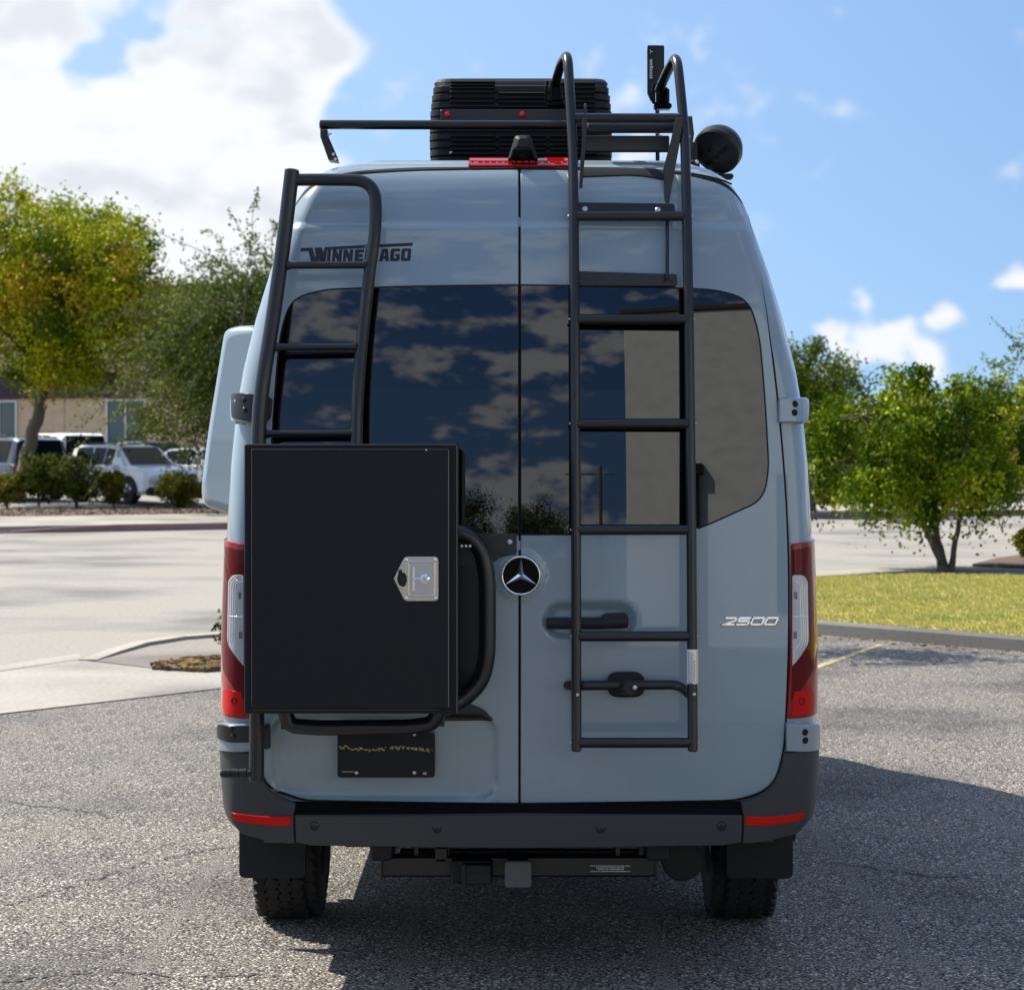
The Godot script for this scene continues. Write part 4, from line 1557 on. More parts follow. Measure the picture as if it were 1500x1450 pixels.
func van_carrier(van: Node3D) -> void:
	var o := Node3D.new()
	o.name = "box_carrier"
	van.add_child(o)
	o.set_meta("label", "black tubular frame on the left rear door that carries the box")
	var g := Geo.new()
	var P := func(pts: Array) -> Array:
		var out := []
		for q in pts:
			out.append(at(q[0], q[1], q[2]))
		return out
	tube(g, fillet(P.call([[427.5, 250, -0.02], [416, 350, 0.0], [399, 470, 0.05], [386, 550, 0.09], [380, 600, 0.10], [378, 660, 0.115], [376.5, 900, 0.13], [375.5, 1142, 0.13]]), 0.12, 8), 0.0255, 0.0255, 20)
	put(g, "main_post", M.powder, o)
	g = Geo.new()
	tube(g, fillet(P.call([[427, 263.5, -0.02], [470, 263, -0.03], [549, 264, -0.03], [551, 330, 0.0], [541, 400, 0.02], [531, 490, 0.05], [525, 560, 0.08], [522.5, 610, 0.10], [522, 670, 0.11]]), 0.135, 10), 0.0212, 0.0205, 20)
	put(g, "hoop", M.powder, o)
	for q in [[412, 388.5, 546, 388, 0.02], [394, 508.5, 531, 508, 0.06], [381, 635.5, 525, 635, 0.10]]:
		g = Geo.new()
		var a := at(q[0], q[1], q[4])
		var b := at(q[2], q[3], q[4])
		rod(g, a, b, 0.0128)
		for e in [[a, 1.0], [b, -1.0]]:                       # weld fillets
			tube(g, PackedVector3Array([e[0] + Vector3(e[1] * 0.020, 0, 0), e[0] + Vector3(e[1] * 0.027, 0, 0), e[0] + Vector3(e[1] * 0.036, 0, 0)]), 0.0175, 0.0125, 14, false)
		put(g, "rung", M.powder, o)
	g = Geo.new()
	tube(g, fillet(P.call([[640, 781, 0.16], [683, 780, 0.16], [706, 805, 0.15], [714, 845, 0.15], [714, 960, 0.15], [705, 1000, 0.15], [672, 1030, 0.16], [645, 1037, 0.18]]), 0.07, 8), 0.0285, 0.0285, 20)
	put(g, "side_hoop", M.powder, o)
	g = Geo.new()
	tube(g, fillet(P.call([[417, 1040, 0.20], [424, 1063, 0.20], [470, 1066, 0.20], [600, 1065, 0.20], [634, 1060, 0.20], [643, 1040, 0.20]]), 0.03, 6), 0.026, 0.026, 16)
	put(g, "lower_bumper_tube", M.powder, o)
	g = Geo.new()
	box(g, at(415, 1056, 0.17), Vector3(0.012, 0.05, 0.06), 0.002)
	box(g, at(648, 1052, 0.17), Vector3(0.014, 0.05, 0.06), 0.002)
	put(g, "gusset", M.powder, o)
	g = Geo.new()                                            # little step peg with rings
	var a := at(372, 1132.5, 0.14)
	var b := at(325, 1132.5, 0.14)
	tube(g, PackedVector3Array([a, b]), 0.0115, 0.0115, 14)
	for k in 3:
		var p := b.lerp(a, 0.17 + k * 0.24)
		tube(g, PackedVector3Array([p - Vector3(0.011, 0, 0), p + Vector3(0.011, 0, 0)]), 0.0152, 0.0152, 16)
	lathe(g, [[0.013, -0.012], [0.014, 0.0], [0.010, 0.006], [0.0, 0.007]], facing(b, Vector3.LEFT), 14)
	put(g, "step_peg", M.plastic, o)
	for q in [682, 688, 694]:
		g = Geo.new()
		bolt(g, at(q - 6, 800, 0.185), Vector3.BACK, 0.0058)
		put(g, "bolt", M.zinc, o)

	# the box
	var bx := Node3D.new()
	bx.name = "storage_box"
	van.add_child(bx)
	bx.set_meta("label", "flat black metal storage box with a steel latch, carried on the left rear door")
	var z := 0.395
	var tl := at(357.5, 650.5, z)
	var br := at(669.5, 1045.5, z)
	g = Geo.new()
	grid_box(g, Vector3(tl.x, br.y, 0.145), Vector3(br.x, tl.y, z), 0.004)
	put(g, "shell", M.black_panel, bx)
	var l2 := at(368, 657.5, z + 0.022)
	var b2 := at(657.5, 1038, z + 0.022)
	g = Geo.new()
	grid_box(g, Vector3(l2.x, b2.y, z + 0.0015), Vector3(b2.x, l2.y, z + 0.022), 0.0028)
	put(g, "lid", M.black_panel, bx)
	g = Geo.new()
	grid_box(g, Vector3(l2.x + 0.004, b2.y - 0.009, z + 0.001), Vector3(b2.x - 0.03, b2.y - 0.001, z + 0.012), 0.002)
	put(g, "lid_hinge", M.powder, bx)
	g = Geo.new()                                            # worn edges where the black has rubbed off
	grid_box(g, Vector3(b2.x - 0.0022, b2.y + 0.004, z + 0.0215), Vector3(b2.x + 0.0004, l2.y - 0.004, z + 0.0224), 0.0003)
	grid_box(g, Vector3(br.x - 0.0018, br.y + 0.004, z - 0.001), Vector3(br.x + 0.0005, tl.y - 0.004, z + 0.0006), 0.0003)
	grid_box(g, Vector3(l2.x - 0.0003, b2.y + 0.02, z + 0.0218), Vector3(l2.x + 0.0008, l2.y - 0.004, z + 0.0223), 0.0002)
	put(g, "worn_edge", M.bare_edge, bx)
	# latch
	var face := z + 0.022
	var c := at(609.5, 848, face)
	var S := 456.0
	var plate := round_poly([[-33 / S, 0, 0.006], [-17 / S, 32.5 / S, 0.010], [32.5 / S, 32.5 / S, 0.012], [32.5 / S, -32.5 / S, 0.012], [-17 / S, -32.5 / S, 0.010]])
	g = Geo.new()
	prism(g, plate, 0.0, 0.0035, 0.0015, Transform3D(Basis(), c))
	var rim := []
	for q in round_poly([[-11 / S, 25 / S, 0.006], [27 / S, 25 / S, 0.006], [27 / S, -25 / S, 0.006], [-11 / S, -25 / S, 0.006]]):
		rim.append(c + Vector3(q.x, q.y, 0.0035))
	rim.append(rim[0])
	tube(g, PackedVector3Array(rim), 0.0035, 0.0035, 10, false)
	put(g, "latch_plate", M.steel, bx)
	g = Geo.new()
	box(g, c + Vector3(8 / S, 0, 0.0036), Vector3(66 / S, 86 / S, 0.001) * 0.5, 0.0004)
	put(g, "latch_dish", M.zinc, bx)
	g = Geo.new()
	box(g, c + Vector3(-4 / S, 0, 0.007), Vector3(0.0075, 0.083, 0.006), 0.002)
	rod(g, c + Vector3(-4 / S, 0, 0.007), c + Vector3(12 / S, 0, 0.007), 0.0042, 10)
	lathe(g, [[0.0155, -0.004], [0.0155, 0.003], [0.011, 0.005], [0.011, 0.008], [0.0, 0.009]], facing(c + Vector3(13 / S, 0, 0.004), Vector3.BACK), 20)
	put(g, "latch_handle", M.chrome, bx)
	g = Geo.new()
	lathe(g, [[0.0062, 0.0], [0.0062, 0.0102], [0.0, 0.0103]], facing(c + Vector3(13 / S, 0, 0.004), Vector3.BACK), 6)
	put(g, "lock_core", M.zinc, bx)
	g = Geo.new()
	var kc := Transform3D(Basis(), c + Vector3(-20.5 / S, 0, 0.0036))
	prism(g, round_poly([[-0.017, 0.0, 0.012], [-0.012, 0.020, 0.008], [0.010, 0.022, 0.012], [0.017, 0.0, 0.012], [0.010, -0.026, 0.010], [-0.010, -0.022, 0.010]]), 0.0, 0.0035, 0.0015, kc)
	prism(g, round_poly([[-0.012, 0.016, 0.003], [0.0, 0.016, 0.003], [0.0, 0.030, 0.003], [-0.012, 0.030, 0.003]]), 0.0, 0.003, 0.001, kc)
	put(g, "keyhole_cover", M.rubber, bx)
	for q in [[-14, 28], [28, 28], [28, -28], [-14, -28]]:
		g = Geo.new()
		bolt(g, c + Vector3(q[0] / S, q[1] / S, 0.0034), Vector3.BACK, 0.0055)
		put(g, "rivet", M.chrome, bx)
	g = Geo.new()
	for q in [[624.5, 659.5]]:
		bolt(g, at(q[0], q[1], z + 0.022), Vector3.BACK, 0.0025)
	put(g, "rivet", M.zinc, bx)


func rounded_ring(hx: float, hz: float, r: float, y: float, n := 6) -> PackedVector3Array:
	var out := PackedVector3Array()
	for k in 4:
		var c := Vector2([1, -1, -1, 1][k] * (hx - r), [1, 1, -1, -1][k] * (hz - r))
		for j in n + 1:
			var a := PI * 0.5 * (k + float(j) / n)
			out.append(Vector3(c.x + cos(a) * r, y, c.y + sin(a) * r))
	return out


func stack(g: Geo, rings: Array, o: Vector3, cap := true) -> void:
	for j in rings.size() - 1:
		var k: int = rings[j].size()
		for i in k:
			var m: int = (i + 1) % k
			var a: Vector3 = rings[j][i]
			var b: Vector3 = rings[j][m]
			var c: Vector3 = rings[j + 1][m]
			var d: Vector3 = rings[j + 1][i]
			var mid := (a + b + c + d) * 0.25
			var out := Vector3(mid.x, 0, mid.z)
			if (a - d).length() > 1e-5 or (b - c).length() > 1e-5:
				g.quadf(o + a, o + b, o + c, o + d, out.normalized() + Vector3.UP * 0.01 if absf(a.y - d.y) > 1e-4 else Vector3.UP)
	if cap:
		var last: PackedVector3Array = rings[-1]
		for i in range(1, last.size() - 1):
			g.face(o + last[0], o + last[i], o + last[i + 1], Vector3.UP)


func van_roof(van: Node3D) -> void:
	# air conditioner
	var o := Node3D.new()
	o.name = "air_conditioner"
	van.add_child(o)
	o.set_meta("label", "black ribbed rooftop air conditioner")
	var zr := -0.82
	var left := at(627, 185, zr)
	var right := at(899.5, 185, zr)
	var top := at(760, 110.5, zr).y
	var base := 2.835
	var hx := (right.x - left.x) * 0.5
	var c := Vector3((left.x + right.x) * 0.5, 0, zr - 0.55)
	var g := Geo.new()
	var rings := []
	var y := base
	rings.append(rounded_ring(hx - 0.03, 0.52, 0.06, y))
	rings.append(rounded_ring(hx - 0.005, 0.535, 0.06, y + 0.03))
	y = base + 0.03
	var n_rib := 11
	var step := (top - 0.035 - y) / n_rib
	for k in n_rib:
		var wid: float = hx - 0.003 - 0.0010 * absf(k - 4.0) - [0.0, 0.0, 0.0, 0.0, 0.0, 0.0, 0.0, 0.0, 0.002, 0.004, 0.008][k]
		rings.append(rounded_ring(wid - 0.007, 0.543, 0.055, y + step * 0.05))
		rings.append(rounded_ring(wid, 0.55, 0.06, y + step * 0.2))
		rings.append(rounded_ring(wid, 0.55, 0.06, y + step * 0.85))
		rings.append(rounded_ring(wid - 0.007, 0.543, 0.055, y + step * 0.97))
		y += step
	rings.append(rounded_ring(hx - 0.020, 0.535, 0.055, top - 0.020))
	rings.append(rounded_ring(hx - 0.030, 0.52, 0.05, top - 0.007))
	rings.append(rounded_ring(hx - 0.085, 0.48, 0.05, top))
	stack(g, rings, c)
	put(g, "shroud", M.plastic, o)
	# louvres in the rear face: dark openings with slats
	for q in [[659, 117, 725, 131, 3], [730, 133, 800, 166, 5], [659, 131, 725, 166, 5], [806, 118, 872, 166, 7], [660, 196, 726, 228, 5], [731, 196, 800, 228, 5], [806, 196, 876, 228, 5]]:
		var a := at(q[0], q[1], zr + 0.004)
		var b := at(q[2], q[3], zr + 0.004)
		g = Geo.new()
		g.quadf(Vector3(a.x, a.y, zr + 0.0035), Vector3(b.x, a.y, zr + 0.0035), Vector3(b.x, b.y, zr + 0.0035), Vector3(a.x, b.y, zr + 0.0035), Vector3.BACK)
		put(g, "louvre_opening", M.gap, o)
		for k in int(q[4]):
			g = Geo.new()
			var yy := lerpf(a.y, b.y, (k + 0.5) / q[4])
			box(g, Vector3((a.x + b.x) * 0.5, yy, zr + 0.008), Vector3(b.x - a.x, absf(a.y - b.y) / q[4] * 0.42, 0.012), 0.003, Basis(Vector3.RIGHT, 0.35))
			put(g, "slat", M.plastic, o)
	for q in [[661, 224], [866, 222]]:
		g = Geo.new()
		bolt(g, at(q[0], q[1], zr + 0.004), Vector3.BACK, 0.007)
		put(g, "screw", M.zinc, o)

	# roof rack
	var rk := Node3D.new()
	rk.name = "roof_rack"
	van.add_child(rk)
	rk.set_meta("label", "black roof rack with round cross bars")
	g = Geo.new()
	rod(g, at(469.5, 182.5, -0.42), at(1002, 183.5, -0.42), 0.0168, 16)
	put(g, "cross_bar", M.powder, rk)
	g = Geo.new()
	grid_box(g, at(852, 222, -0.36), at(980, 200, -0.39), 0.004)
	put(g, "cross_bar", M.powder, rk)
	for q in [[[470, 191], [470, 202], [482, 236], [496, 238], [494, 230], [481, 200], [480, 191]], [[1003, 172], [1013, 172], [1016, 198], [1010, 236], [999, 238], [1004, 205]]]:
		g = Geo.new()
		var poly := PackedVector2Array()
		for p in q:
			var w := at(p[0], p[1], -0.42)
			poly.append(Vector2(w.x, w.y))
		prism(g, poly, -0.46, -0.38, 0.004)
		var leg := put(g, "leg", M.powder, rk)
		for p in ([[483, 196], [488, 226], [491, 233]] if q[0][0] < 700 else [[1009, 200], [1006, 228]]):
			g = Geo.new()
			bolt(g, at(p[0], p[1], -0.378), Vector3(0.2, 0, 1), 0.006)
			put(g, "bolt", M.zinc, leg)
	g = Geo.new()
	var l := at(645, 160.5, -0.46)
	var r := at(836, 179, -0.46)
	grid_box(g, Vector3(l.x, r.y, -0.47), Vector3(r.x + 0.05, l.y, -0.46), 0.002)
	var plate := put(g, "light_plate", M.powder, rk)
	for q in [655.5, 765.5]:
		g = Geo.new()
		lathe(g, [[0.011, 0.0], [0.0115, 0.003], [0.009, 0.009], [0.005, 0.0115], [0.0, 0.012]], facing(at(q, 168, -0.46), Vector3.BACK), 16)
		put(g, "marker_lamp", M.ruby, rk)
	g = Geo.new()                                           # clamp rings and fittings where the ladder meets the rack
	var ring := []
	var cc := at(857, 168, -0.2)
	for i in 25:
		ring.append(cc + Vector3(0, cos(TAU * i / 24) * 0.036, sin(TAU * i / 24) * 0.036))
	tube(g, PackedVector3Array(ring), 0.004, 0.004, 8, false)
	rod(g, at(862, 187, -0.30), at(996, 187, -0.30), 0.0195)
	put(g, "rack_tube", M.powder, rk)

	# cellular aerial
	var an := Node3D.new()
	an.name = "aerial"
	van.add_child(an)
	an.set_meta("label", "upright black cellular aerial with lettering")
	g = Geo.new()
	var z := -0.9
	var b0 := at(948.5, 138, z)
	var s := (EYE.z - z) / F
	var sec := [[-0.5, 11.5], [11.8, 12.2], [24, 9.5], [24.2, -6], [11.8, -12], [0, -6]]
	var prof := [[150, 0.22, 11], [147, 0.62, 8], [136, 1.0, 0], [74, 1.02, 0], [69.5, 1.0, 0], [68.0, 0.94, 0]]
	rings = []
	for p in prof:
		var ring2 := PackedVector3Array()
		for q in sec:
			ring2.append(Vector3((11.8 + (q[0] - 11.8) * p[1]) * s, -(p[0] - 138.0) * s, (q[1] * p[1]) * s))
		rings.append(ring2)
	for j in rings.size() - 1:
		for i in 6:
			var m := (i + 1) % 6
			var mid: Vector3 = (rings[j][i] + rings[j][m]) * 0.5 - Vector3(11.8 * s, 0, 0)
			g.quadf(b0 + rings[j][i], b0 + rings[j][m], b0 + rings[j + 1][m], b0 + rings[j + 1][i], Vector3(mid.x, 0, mid.z))
	for i in range(1, 5):
		g.flat(b0 + rings[-1][0], b0 + rings[-1][i], b0 + rings[-1][i + 1], Vector3.UP)
	put(g, "housing", M.plastic, an)
	g = Geo.new()
	rod(g, at(963, 148, z), at(963.5, 240, z), 0.0078)
	put(g, "mast", M.plastic, an)
	g = Geo.new()
	var wd := word("weBoost", 0.018, true, 0.001)
	g.add(wd, Transform3D(Basis(Vector3.BACK, -PI * 0.5), at(954.2, 101, z + 12.3 * s)))
	var ic := at(953.8, 75.5, z + 12.3 * s)
	for k in 3:
		var aa := TAU * k / 3.0
		rod(g, ic, ic + Vector3(cos(aa), sin(aa), 0) * 0.008, 0.0012, 6)
	put(g, "lettering", M.print, an)
	g = Geo.new()                                          # ribbed spring at its foot
	var coil := []
	for k in 81:
		coil.append(at(966, 190 + k * 0.26, z) + Vector3(cos(k * TAU / 16.0), 0, sin(k * TAU / 16.0)) * 0.011)
	tube(g, PackedVector3Array(coil), 0.0022, 0.0022, 6)
	put(g, "spring", M.print, an)

	# auxiliary light with a soft cover, half turned to the side
	var sl := Node3D.new()
	sl.name = "spot_light"
	van.add_child(sl)
	sl.set_meta("label", "round auxiliary light under a black cover")
	var lc := at(1050, 221, -0.95)
	var dir := Vector3(-0.46, -0.53, 0.71).normalized()
	var R := 0.094
	var t := facing(lc, dir)
	g = Geo.new()
	lathe(g, [[0.05, -0.10], [R - 0.012, -0.06], [R, -0.03], [R, 0.004], [R - 0.006, 0.012], [R * 0.75, 0.017], [R * 0.4, 0.021], [0.0, 0.022]], t, 40)
	put(g, "cover", M.cover, sl)
	g = Geo.new()
	var up := (Vector3.UP - dir * dir.y).normalized().rotated(dir, 0.55)
	var rt := up.cross(dir)
	var w1 := word("Daylighter", 0.027, true, 0.0012)
	g.add(w1, Transform3D(Basis(rt, up, dir) * Basis(Vector3(1, 0, 0), Vector3(0.3, 1, 0), Vector3(0, 0, 1)), lc + dir * 0.0222 - up * 0.012 - rt * 0.002))
	var w2 := word("KC", 0.024, true, 0.0012)
	g.add(w2, Transform3D(Basis(rt, up, dir) * Basis(Vector3(1, 0, 0), Vector3(0.3, 1, 0), Vector3(0, 0, 1)), lc + dir * 0.0216 + up * 0.022))
	put(g, "lettering", M.gloss_black, sl)
	g = Geo.new()
	box(g, lc + Vector3(-0.085, -0.02, -0.02), Vector3(0.03, 0.11, 0.05), 0.006)
	box(g, lc + Vector3(-0.02, -0.095, -0.03), Vector3(0.17, 0.02, 0.06), 0.006)
	box(g, lc + Vector3(-0.09, -0.06, 0.0), Vector3(0.05, 0.05, 0.05), 0.012)
	put(g, "bracket", M.plastic, sl)
	g = Geo.new()
	bolt(g, at(1021, 237, -0.90), Vector3(0.2, 0, 1), 0.008)
	put(g, "bolt", M.zinc, sl)


# ------------------------------------------------------------------ sky
const SUNWARD := Vector3(-0.75, 1.0, -0.42)
const CLOUDS := [[40, 120, 170, 170, 1.1], [330, 95, 120, 120, 1.1], [250, 250, 230, 110, 1.15], [420, 120, 45, 70, 0.75], [60, 320, 260, 110, 1.1], [330, 330, 150, 80, 1.1], [-260, 160, 260, 260, 1.0], [440, 235, 26, 26, 0.75], [395, 395, 120, 60, 0.8], [120, 20, 90, 60, 0.8], [405, 30, 60, 60, 0.5], [600, 520, 300, 60, 0.7],
	[214, 62, 40, 46, -1.3], [1256, 428, 20, 20, 0.75], [1238, 446, 24, 14, 0.6], [1270, 478, 34, 24, 0.8], [1318, 470, 24, 20, 0.7], [1300, 502, 54, 22, 0.8], [1388, 456, 26, 20, 0.8], [1372, 472, 24, 14, 0.55], [1352, 528, 38, 24, 1.0], [1216, 490, 24, 13, 0.7], [1238, 522, 44, 22, 0.7], [1226, 556, 36, 20, 0.55], [1486, 414, 28, 13, 0.75], [1505, 402, 24, 14, 0.5], [1420, 555, 40, 14, 0.5], [940, 215, 34, 20, 0.8], [1640, 500, 80, 50, 0.8]]


func sky_colour(d: Vector3) -> Color:
	var sun := SUNWARD.normalized()
	var up := maxf(d.y, 0.0)
	var mu := d.dot(sun)
	var t := pow(1.0 - up, 4.0)
	var col := Vector3(0.048, 0.150, 0.400).lerp(Vector3(0.290, 0.450, 0.635), t)
	col *= Vector3(0.36, 0.44, 0.58).lerp(Vector3.ONE, smoothstep(-0.4, 0.52, mu))
	col *= 1.07
	var glow := smoothstep(0.15, 1.0, mu)
	col += Vector3(0.27, 0.27, 0.22) * glow
	# clouds
	var n := 0.6 * nz.get_noise_3d(d.x * 210.0, d.y * 290.0, d.z * 210.0) + 0.55 * nz.get_noise_3d(d.x * 620.0, d.y * 800.0, d.z * 620.0)
	var front := 0.0
	var c := 0.0
	if d.z < -0.5:
		var px := 750.0 - F * d.x / d.z
		var py := 645.0 + F * d.y / d.z
		front = smoothstep(-700.0, -350.0, px) * smoothstep(2300.0, 1900.0, px) * smoothstep(-700.0, -300.0, py)
		if front > 0.0:
			n *= 1.5
			var big := nz.get_noise_3d(d.x * 130.0 + 5.0, d.y * 170.0, d.z * 130.0)
			var wx := px + n * 34.0 + big * 150.0 * smoothstep(900.0, 500.0, px)
			var wy := py + nz.get_noise_3d(d.x * 400.0 + 70.0, d.y * 500.0, d.z * 400.0) * 40.0
			for b in CLOUDS:
				var q := Vector2((wx - b[0]) / b[2], (wy - b[1]) / b[3])
				c += b[4] * exp(-q.length_squared())
			if px > 1000.0:
				c *= 1.3
			c = minf(c, 1.4)
	var cover := 0.0
	var dense := 0.0
	if front > 0.0:
		var x := c - 0.50 + n * lerpf(0.8, 0.55, smoothstep(0.8, 1.2, c))
		cover = smoothstep(-0.28, 0.62, x) * front
		dense = smoothstep(0.1, 0.9, x)
	if front < 1.0:
		var q := d * Vector3(1, 1.5, 1)
		var m := nz.get_noise_3dv(q * 85.0 + Vector3(40, 0, 0)) * 0.6 + nz.get_noise_3dv(q * 240.0) * 0.5 + nz.get_noise_3dv(q * 700.0) * 0.22 - 0.005
		var k := smoothstep(-0.02, 0.30, m) * (1.0 - front)
		cover = maxf(cover, k)
		dense = maxf(dense, smoothstep(0.1, 0.5, m) * (1.0 - front))
	var grey := smoothstep(-0.05, 0.42, nz.get_noise_3d(d.x * 150.0 + 11.0, d.y * 420.0, d.z * 150.0) + 0.35 * n)
	var white := Vector3(0.575, 0.59, 0.615) * (1.0 + 0.10 * glow)
	white = white.lerp(Vector3(0.41, 0.435, 0.48) * (1.0 + 0.2 * glow), 0.72 * grey * dense)
	col = col.lerp(white, cover)
	return Color(col.x, col.y, col.z)


func make_sky() -> PanoramaSkyMaterial:
	nz.seed = 12
	nz.frequency = 0.06
	nz.fractal_octaves = 5
	nz.noise_type = FastNoiseLite.TYPE_SIMPLEX_SMOOTH
	var W := 4096
	var H := 2048
	var cw := 1024
	var chh := 512
	var img := Image.create(cw, chh, false, Image.FORMAT_RGBF)
	for j in chh:
		for i in cw:
			img.set_pixel(i, j, sky_colour(sky_dir((i + 0.5) / cw, (j + 0.5) / chh)) if j < chh / 2 + 2 else Color(0.16, 0.158, 0.15))
	img.resize(W, H, Image.INTERPOLATE_BILINEAR)
	# finer where clouds are seen or mirrored: ahead and behind
	for r in [[0.5 - 26.0 / 360.0, 0.5 + 26.0 / 360.0, 26.0], [0.0, 17.0 / 360.0, 14.0], [1.0 - 17.0 / 360.0, 1.0, 14.0]]:
		for j in range(int(H * (0.5 - r[2] / 180.0)), H / 2):
			for i in range(int(W * r[0]), int(W * r[1])):
				img.set_pixel(i, j, sky_colour(sky_dir((i + 0.5) / W, (j + 0.5) / H)))
	var s := PanoramaSkyMaterial.new()
	s.panorama = ImageTexture.create_from_image(img)
	return s


func sky_dir(u: float, v: float) -> Vector3:
	var a := u * TAU
	var e := (0.5 - v) * PI
	return Vector3(sin(a) * cos(e), sin(e), -cos(a) * cos(e))


# ------------------------------------------------------------------ plants
func leaf(g: Geo, p: Vector3, size: float, col: Color, hang: float) -> void:
	var a := Vector3(rng.randfn(), rng.randfn() * 0.7 - hang, rng.randfn()).normalized()
	var b := a.cross(Vector3(rng.randfn(), rng.randfn(), rng.randfn())).normalized() * size * 0.30
	var nn := a.cross(b).normalized()
	if nn.y < 0.0:
		nn = -nn
	var t := p + a * size
	var m := p + a * size * 0.5
	g.tri(p, m + b, t, nn, nn, nn)
	g.tri(p, t, m - b, nn, nn, nn)
	for k in 6:
		g.c.append(col)


func tree(called: String, label: String, base: Vector3, o: Dictionary, group := "") -> Node3D:
	var root := thing(called, label, o.get("category", "tree"), base, group)
	rng.seed = o.seed
	var wood := Geo.new()
	var crown := Geo.new()
	crown.colored = true
	var centre: Vector3 = o.centre - base
	var rad: Vector3 = o.radii
	var fork: float = o.fork
	var stems: Array = []
	var n_stem: int = o.get("stems", 1)
	var hubs: Array = []
	for s in n_stem:
		var lean := Vector3(rng.randf_range(-1, 1), 0, rng.randf_range(-1, 1)) * float(o.get("spread", 0.0))
		if o.has("leans"):
			lean = o.leans[s]
		var top := Vector3(centre.x * 0.6, fork, centre.z * 0.6) + lean
		var start := lean * 0.12
		var mid := start.lerp(top, 0.5) + Vector3(rng.randfn(), 0, rng.randfn()) * 0.05 * fork - lean * 0.15
		var path := PackedVector3Array()
		for k in 9:
			var t := k / 8.0
			path.append(start.lerp(mid, t).lerp(mid.lerp(top, t), t) + Vector3(rng.randfn(), 0, rng.randfn()) * 0.012 * fork)
		var r: float = o.trunk * (1.0 if s == 0 else rng.randf_range(0.7, 0.95))
		path[0].y -= 0.1
		var flare := PackedVector3Array([path[0], path[0].lerp(path[1], 0.5), path[1]])
		tube(wood, flare, r * 1.5, r * 1.02, 12, false)
		tube(wood, path.slice(1), r, r * 0.72, 12, false)
		stems.append([top, r * 0.7, (top - path[7]).normalized()])
	# clumps fill the crown, more of them towards its surface
	var clumps: Array = []
	var tries := 0
	while clumps.size() < int(o.clumps) and tries < 60000:
		tries += 1
		var d := Vector3(rng.randfn(), rng.randfn(), rng.randfn()).normalized()
		var k := pow(rng.randf(), o.get("shell", 0.40))
		var bump := 1.0 + float(o.get("lumpy", 0.22)) * nz.get_noise_3d(d.x * 22.0 + float(o.seed) * 3.0, d.y * 22.0, d.z * 22.0) * 2.0
		var p := centre + d * rad * k * bump
		if d.y < -0.2 and o.get("flat_bottom", 0.0) > 0.0 and p.y < centre.y - rad.y * (1.0 - float(o.flat_bottom)):
			continue
		clumps.append(p)
	var limbs: Array = []
	var n_limb: int = o.get("limbs", 10)
	for k in n_limb:
		var st: Array = stems[k % stems.size()]
		var goal: Vector3 = clumps[int(k * clumps.size() / n_limb)].lerp(centre, 0.28)
		var mid: Vector3 = st[0] + st[2] * (goal - st[0]).length() * 0.45
		var path := PackedVector3Array()
		for i in 8:
			var t := i / 7.0
			path.append((st[0] as Vector3).lerp(mid, t).lerp(mid.lerp(goal, t), t) + Vector3(rng.randfn(), rng.randfn(), rng.randfn()) * 0.02 * rad.x * (1.0 if i > 0 else 0.0))
		tube(wood, path, st[1] * rng.randf_range(0.55, 0.75), 0.012, 8, false)
		for i in range(2, 8):
			limbs.append(path[i])
	var cols: Array = o.colours
	var size: float = o.leaf
	var hang: float = o.get("hang", 0.3)
	for p in clumps:
		var best: Vector3 = limbs[0]
		for q in limbs:
			if (q as Vector3).distance_squared_to(p) < best.distance_squared_to(p):
				best = q
		var bow: Vector3 = best.lerp(p, 0.5) + Vector3.UP * best.distance_to(p) * 0.12
		tube(wood, PackedVector3Array([best, bow, p]), 0.012 + 0.01 * best.distance_to(p) / rad.x, 0.004, 4, false)
		var tint := rng.randf() + nz.get_noise_3d(p.x * 6.0, p.y * 6.0, p.z * 6.0) * 0.9
		var ci := clampf(tint * (cols.size() - 1), 0.0, cols.size() - 1.001)
		var base_col: Color = (cols[int(ci)] as Color).lerp(cols[int(ci) + 1], ci - int(ci))
		var cr: float = o.clump * rng.randf_range(0.7, 1.25)
		var stretch: Vector3 = o.get("stretch", Vector3.ONE)
		var out: Vector3 = (p - centre).normalized()
		for i in int(o.leaves * rng.randf_range(0.6, 1.3)):
			var v := Vector3(rng.randfn(), rng.randfn(), rng.randfn()) * 0.5
			if hang > 0.55:
				v.y = -absf(v.y) * 1.6 + 0.35
			var lp: Vector3 = p + v * stretch * cr
			var sh := rng.randf_range(0.72, 1.25)
			leaf(crown, lp, size * rng.randf_range(0.65, 1.25), Color(base_col.r * sh, base_col.g * sh, base_col.b * sh), hang)
		if rng.randf() < float(o.get("sprays", 0.0)):           # whips that reach out of the crown
			var dirv := (Vector3(out.x, 0.15 + 0.3 * maxf(out.y, -0.6), out.z) + Vector3(rng.randfn(), rng.randfn(), rng.randfn()) * 0.3).normalized()
			var ln: float = float(o.spray) * rng.randf_range(0.5, 1.2)
			var path := PackedVector3Array()
			for i in 8:
				var t := i / 7.0
				path.append(p + dirv * ln * t + Vector3.DOWN * ln * float(o.get("droop", 0.3)) * t * t)
			tube(wood, path, 0.010, 0.004, 4, false)
			for i in int(float(o.leaves) * 0.7):
				var t := rng.randf()
				var j := mini(int(t * 7.0), 6)
				var lp := path[j].lerp(path[j + 1], t * 7.0 - j) + Vector3(rng.randfn(), rng.randfn(), rng.randfn()) * size * 0.5
				var sh := rng.randf_range(0.75, 1.2)
				leaf(crown, lp, size * rng.randf_range(0.6, 1.1), Color(base_col.r * sh, base_col.g * sh, base_col.b * sh), hang)
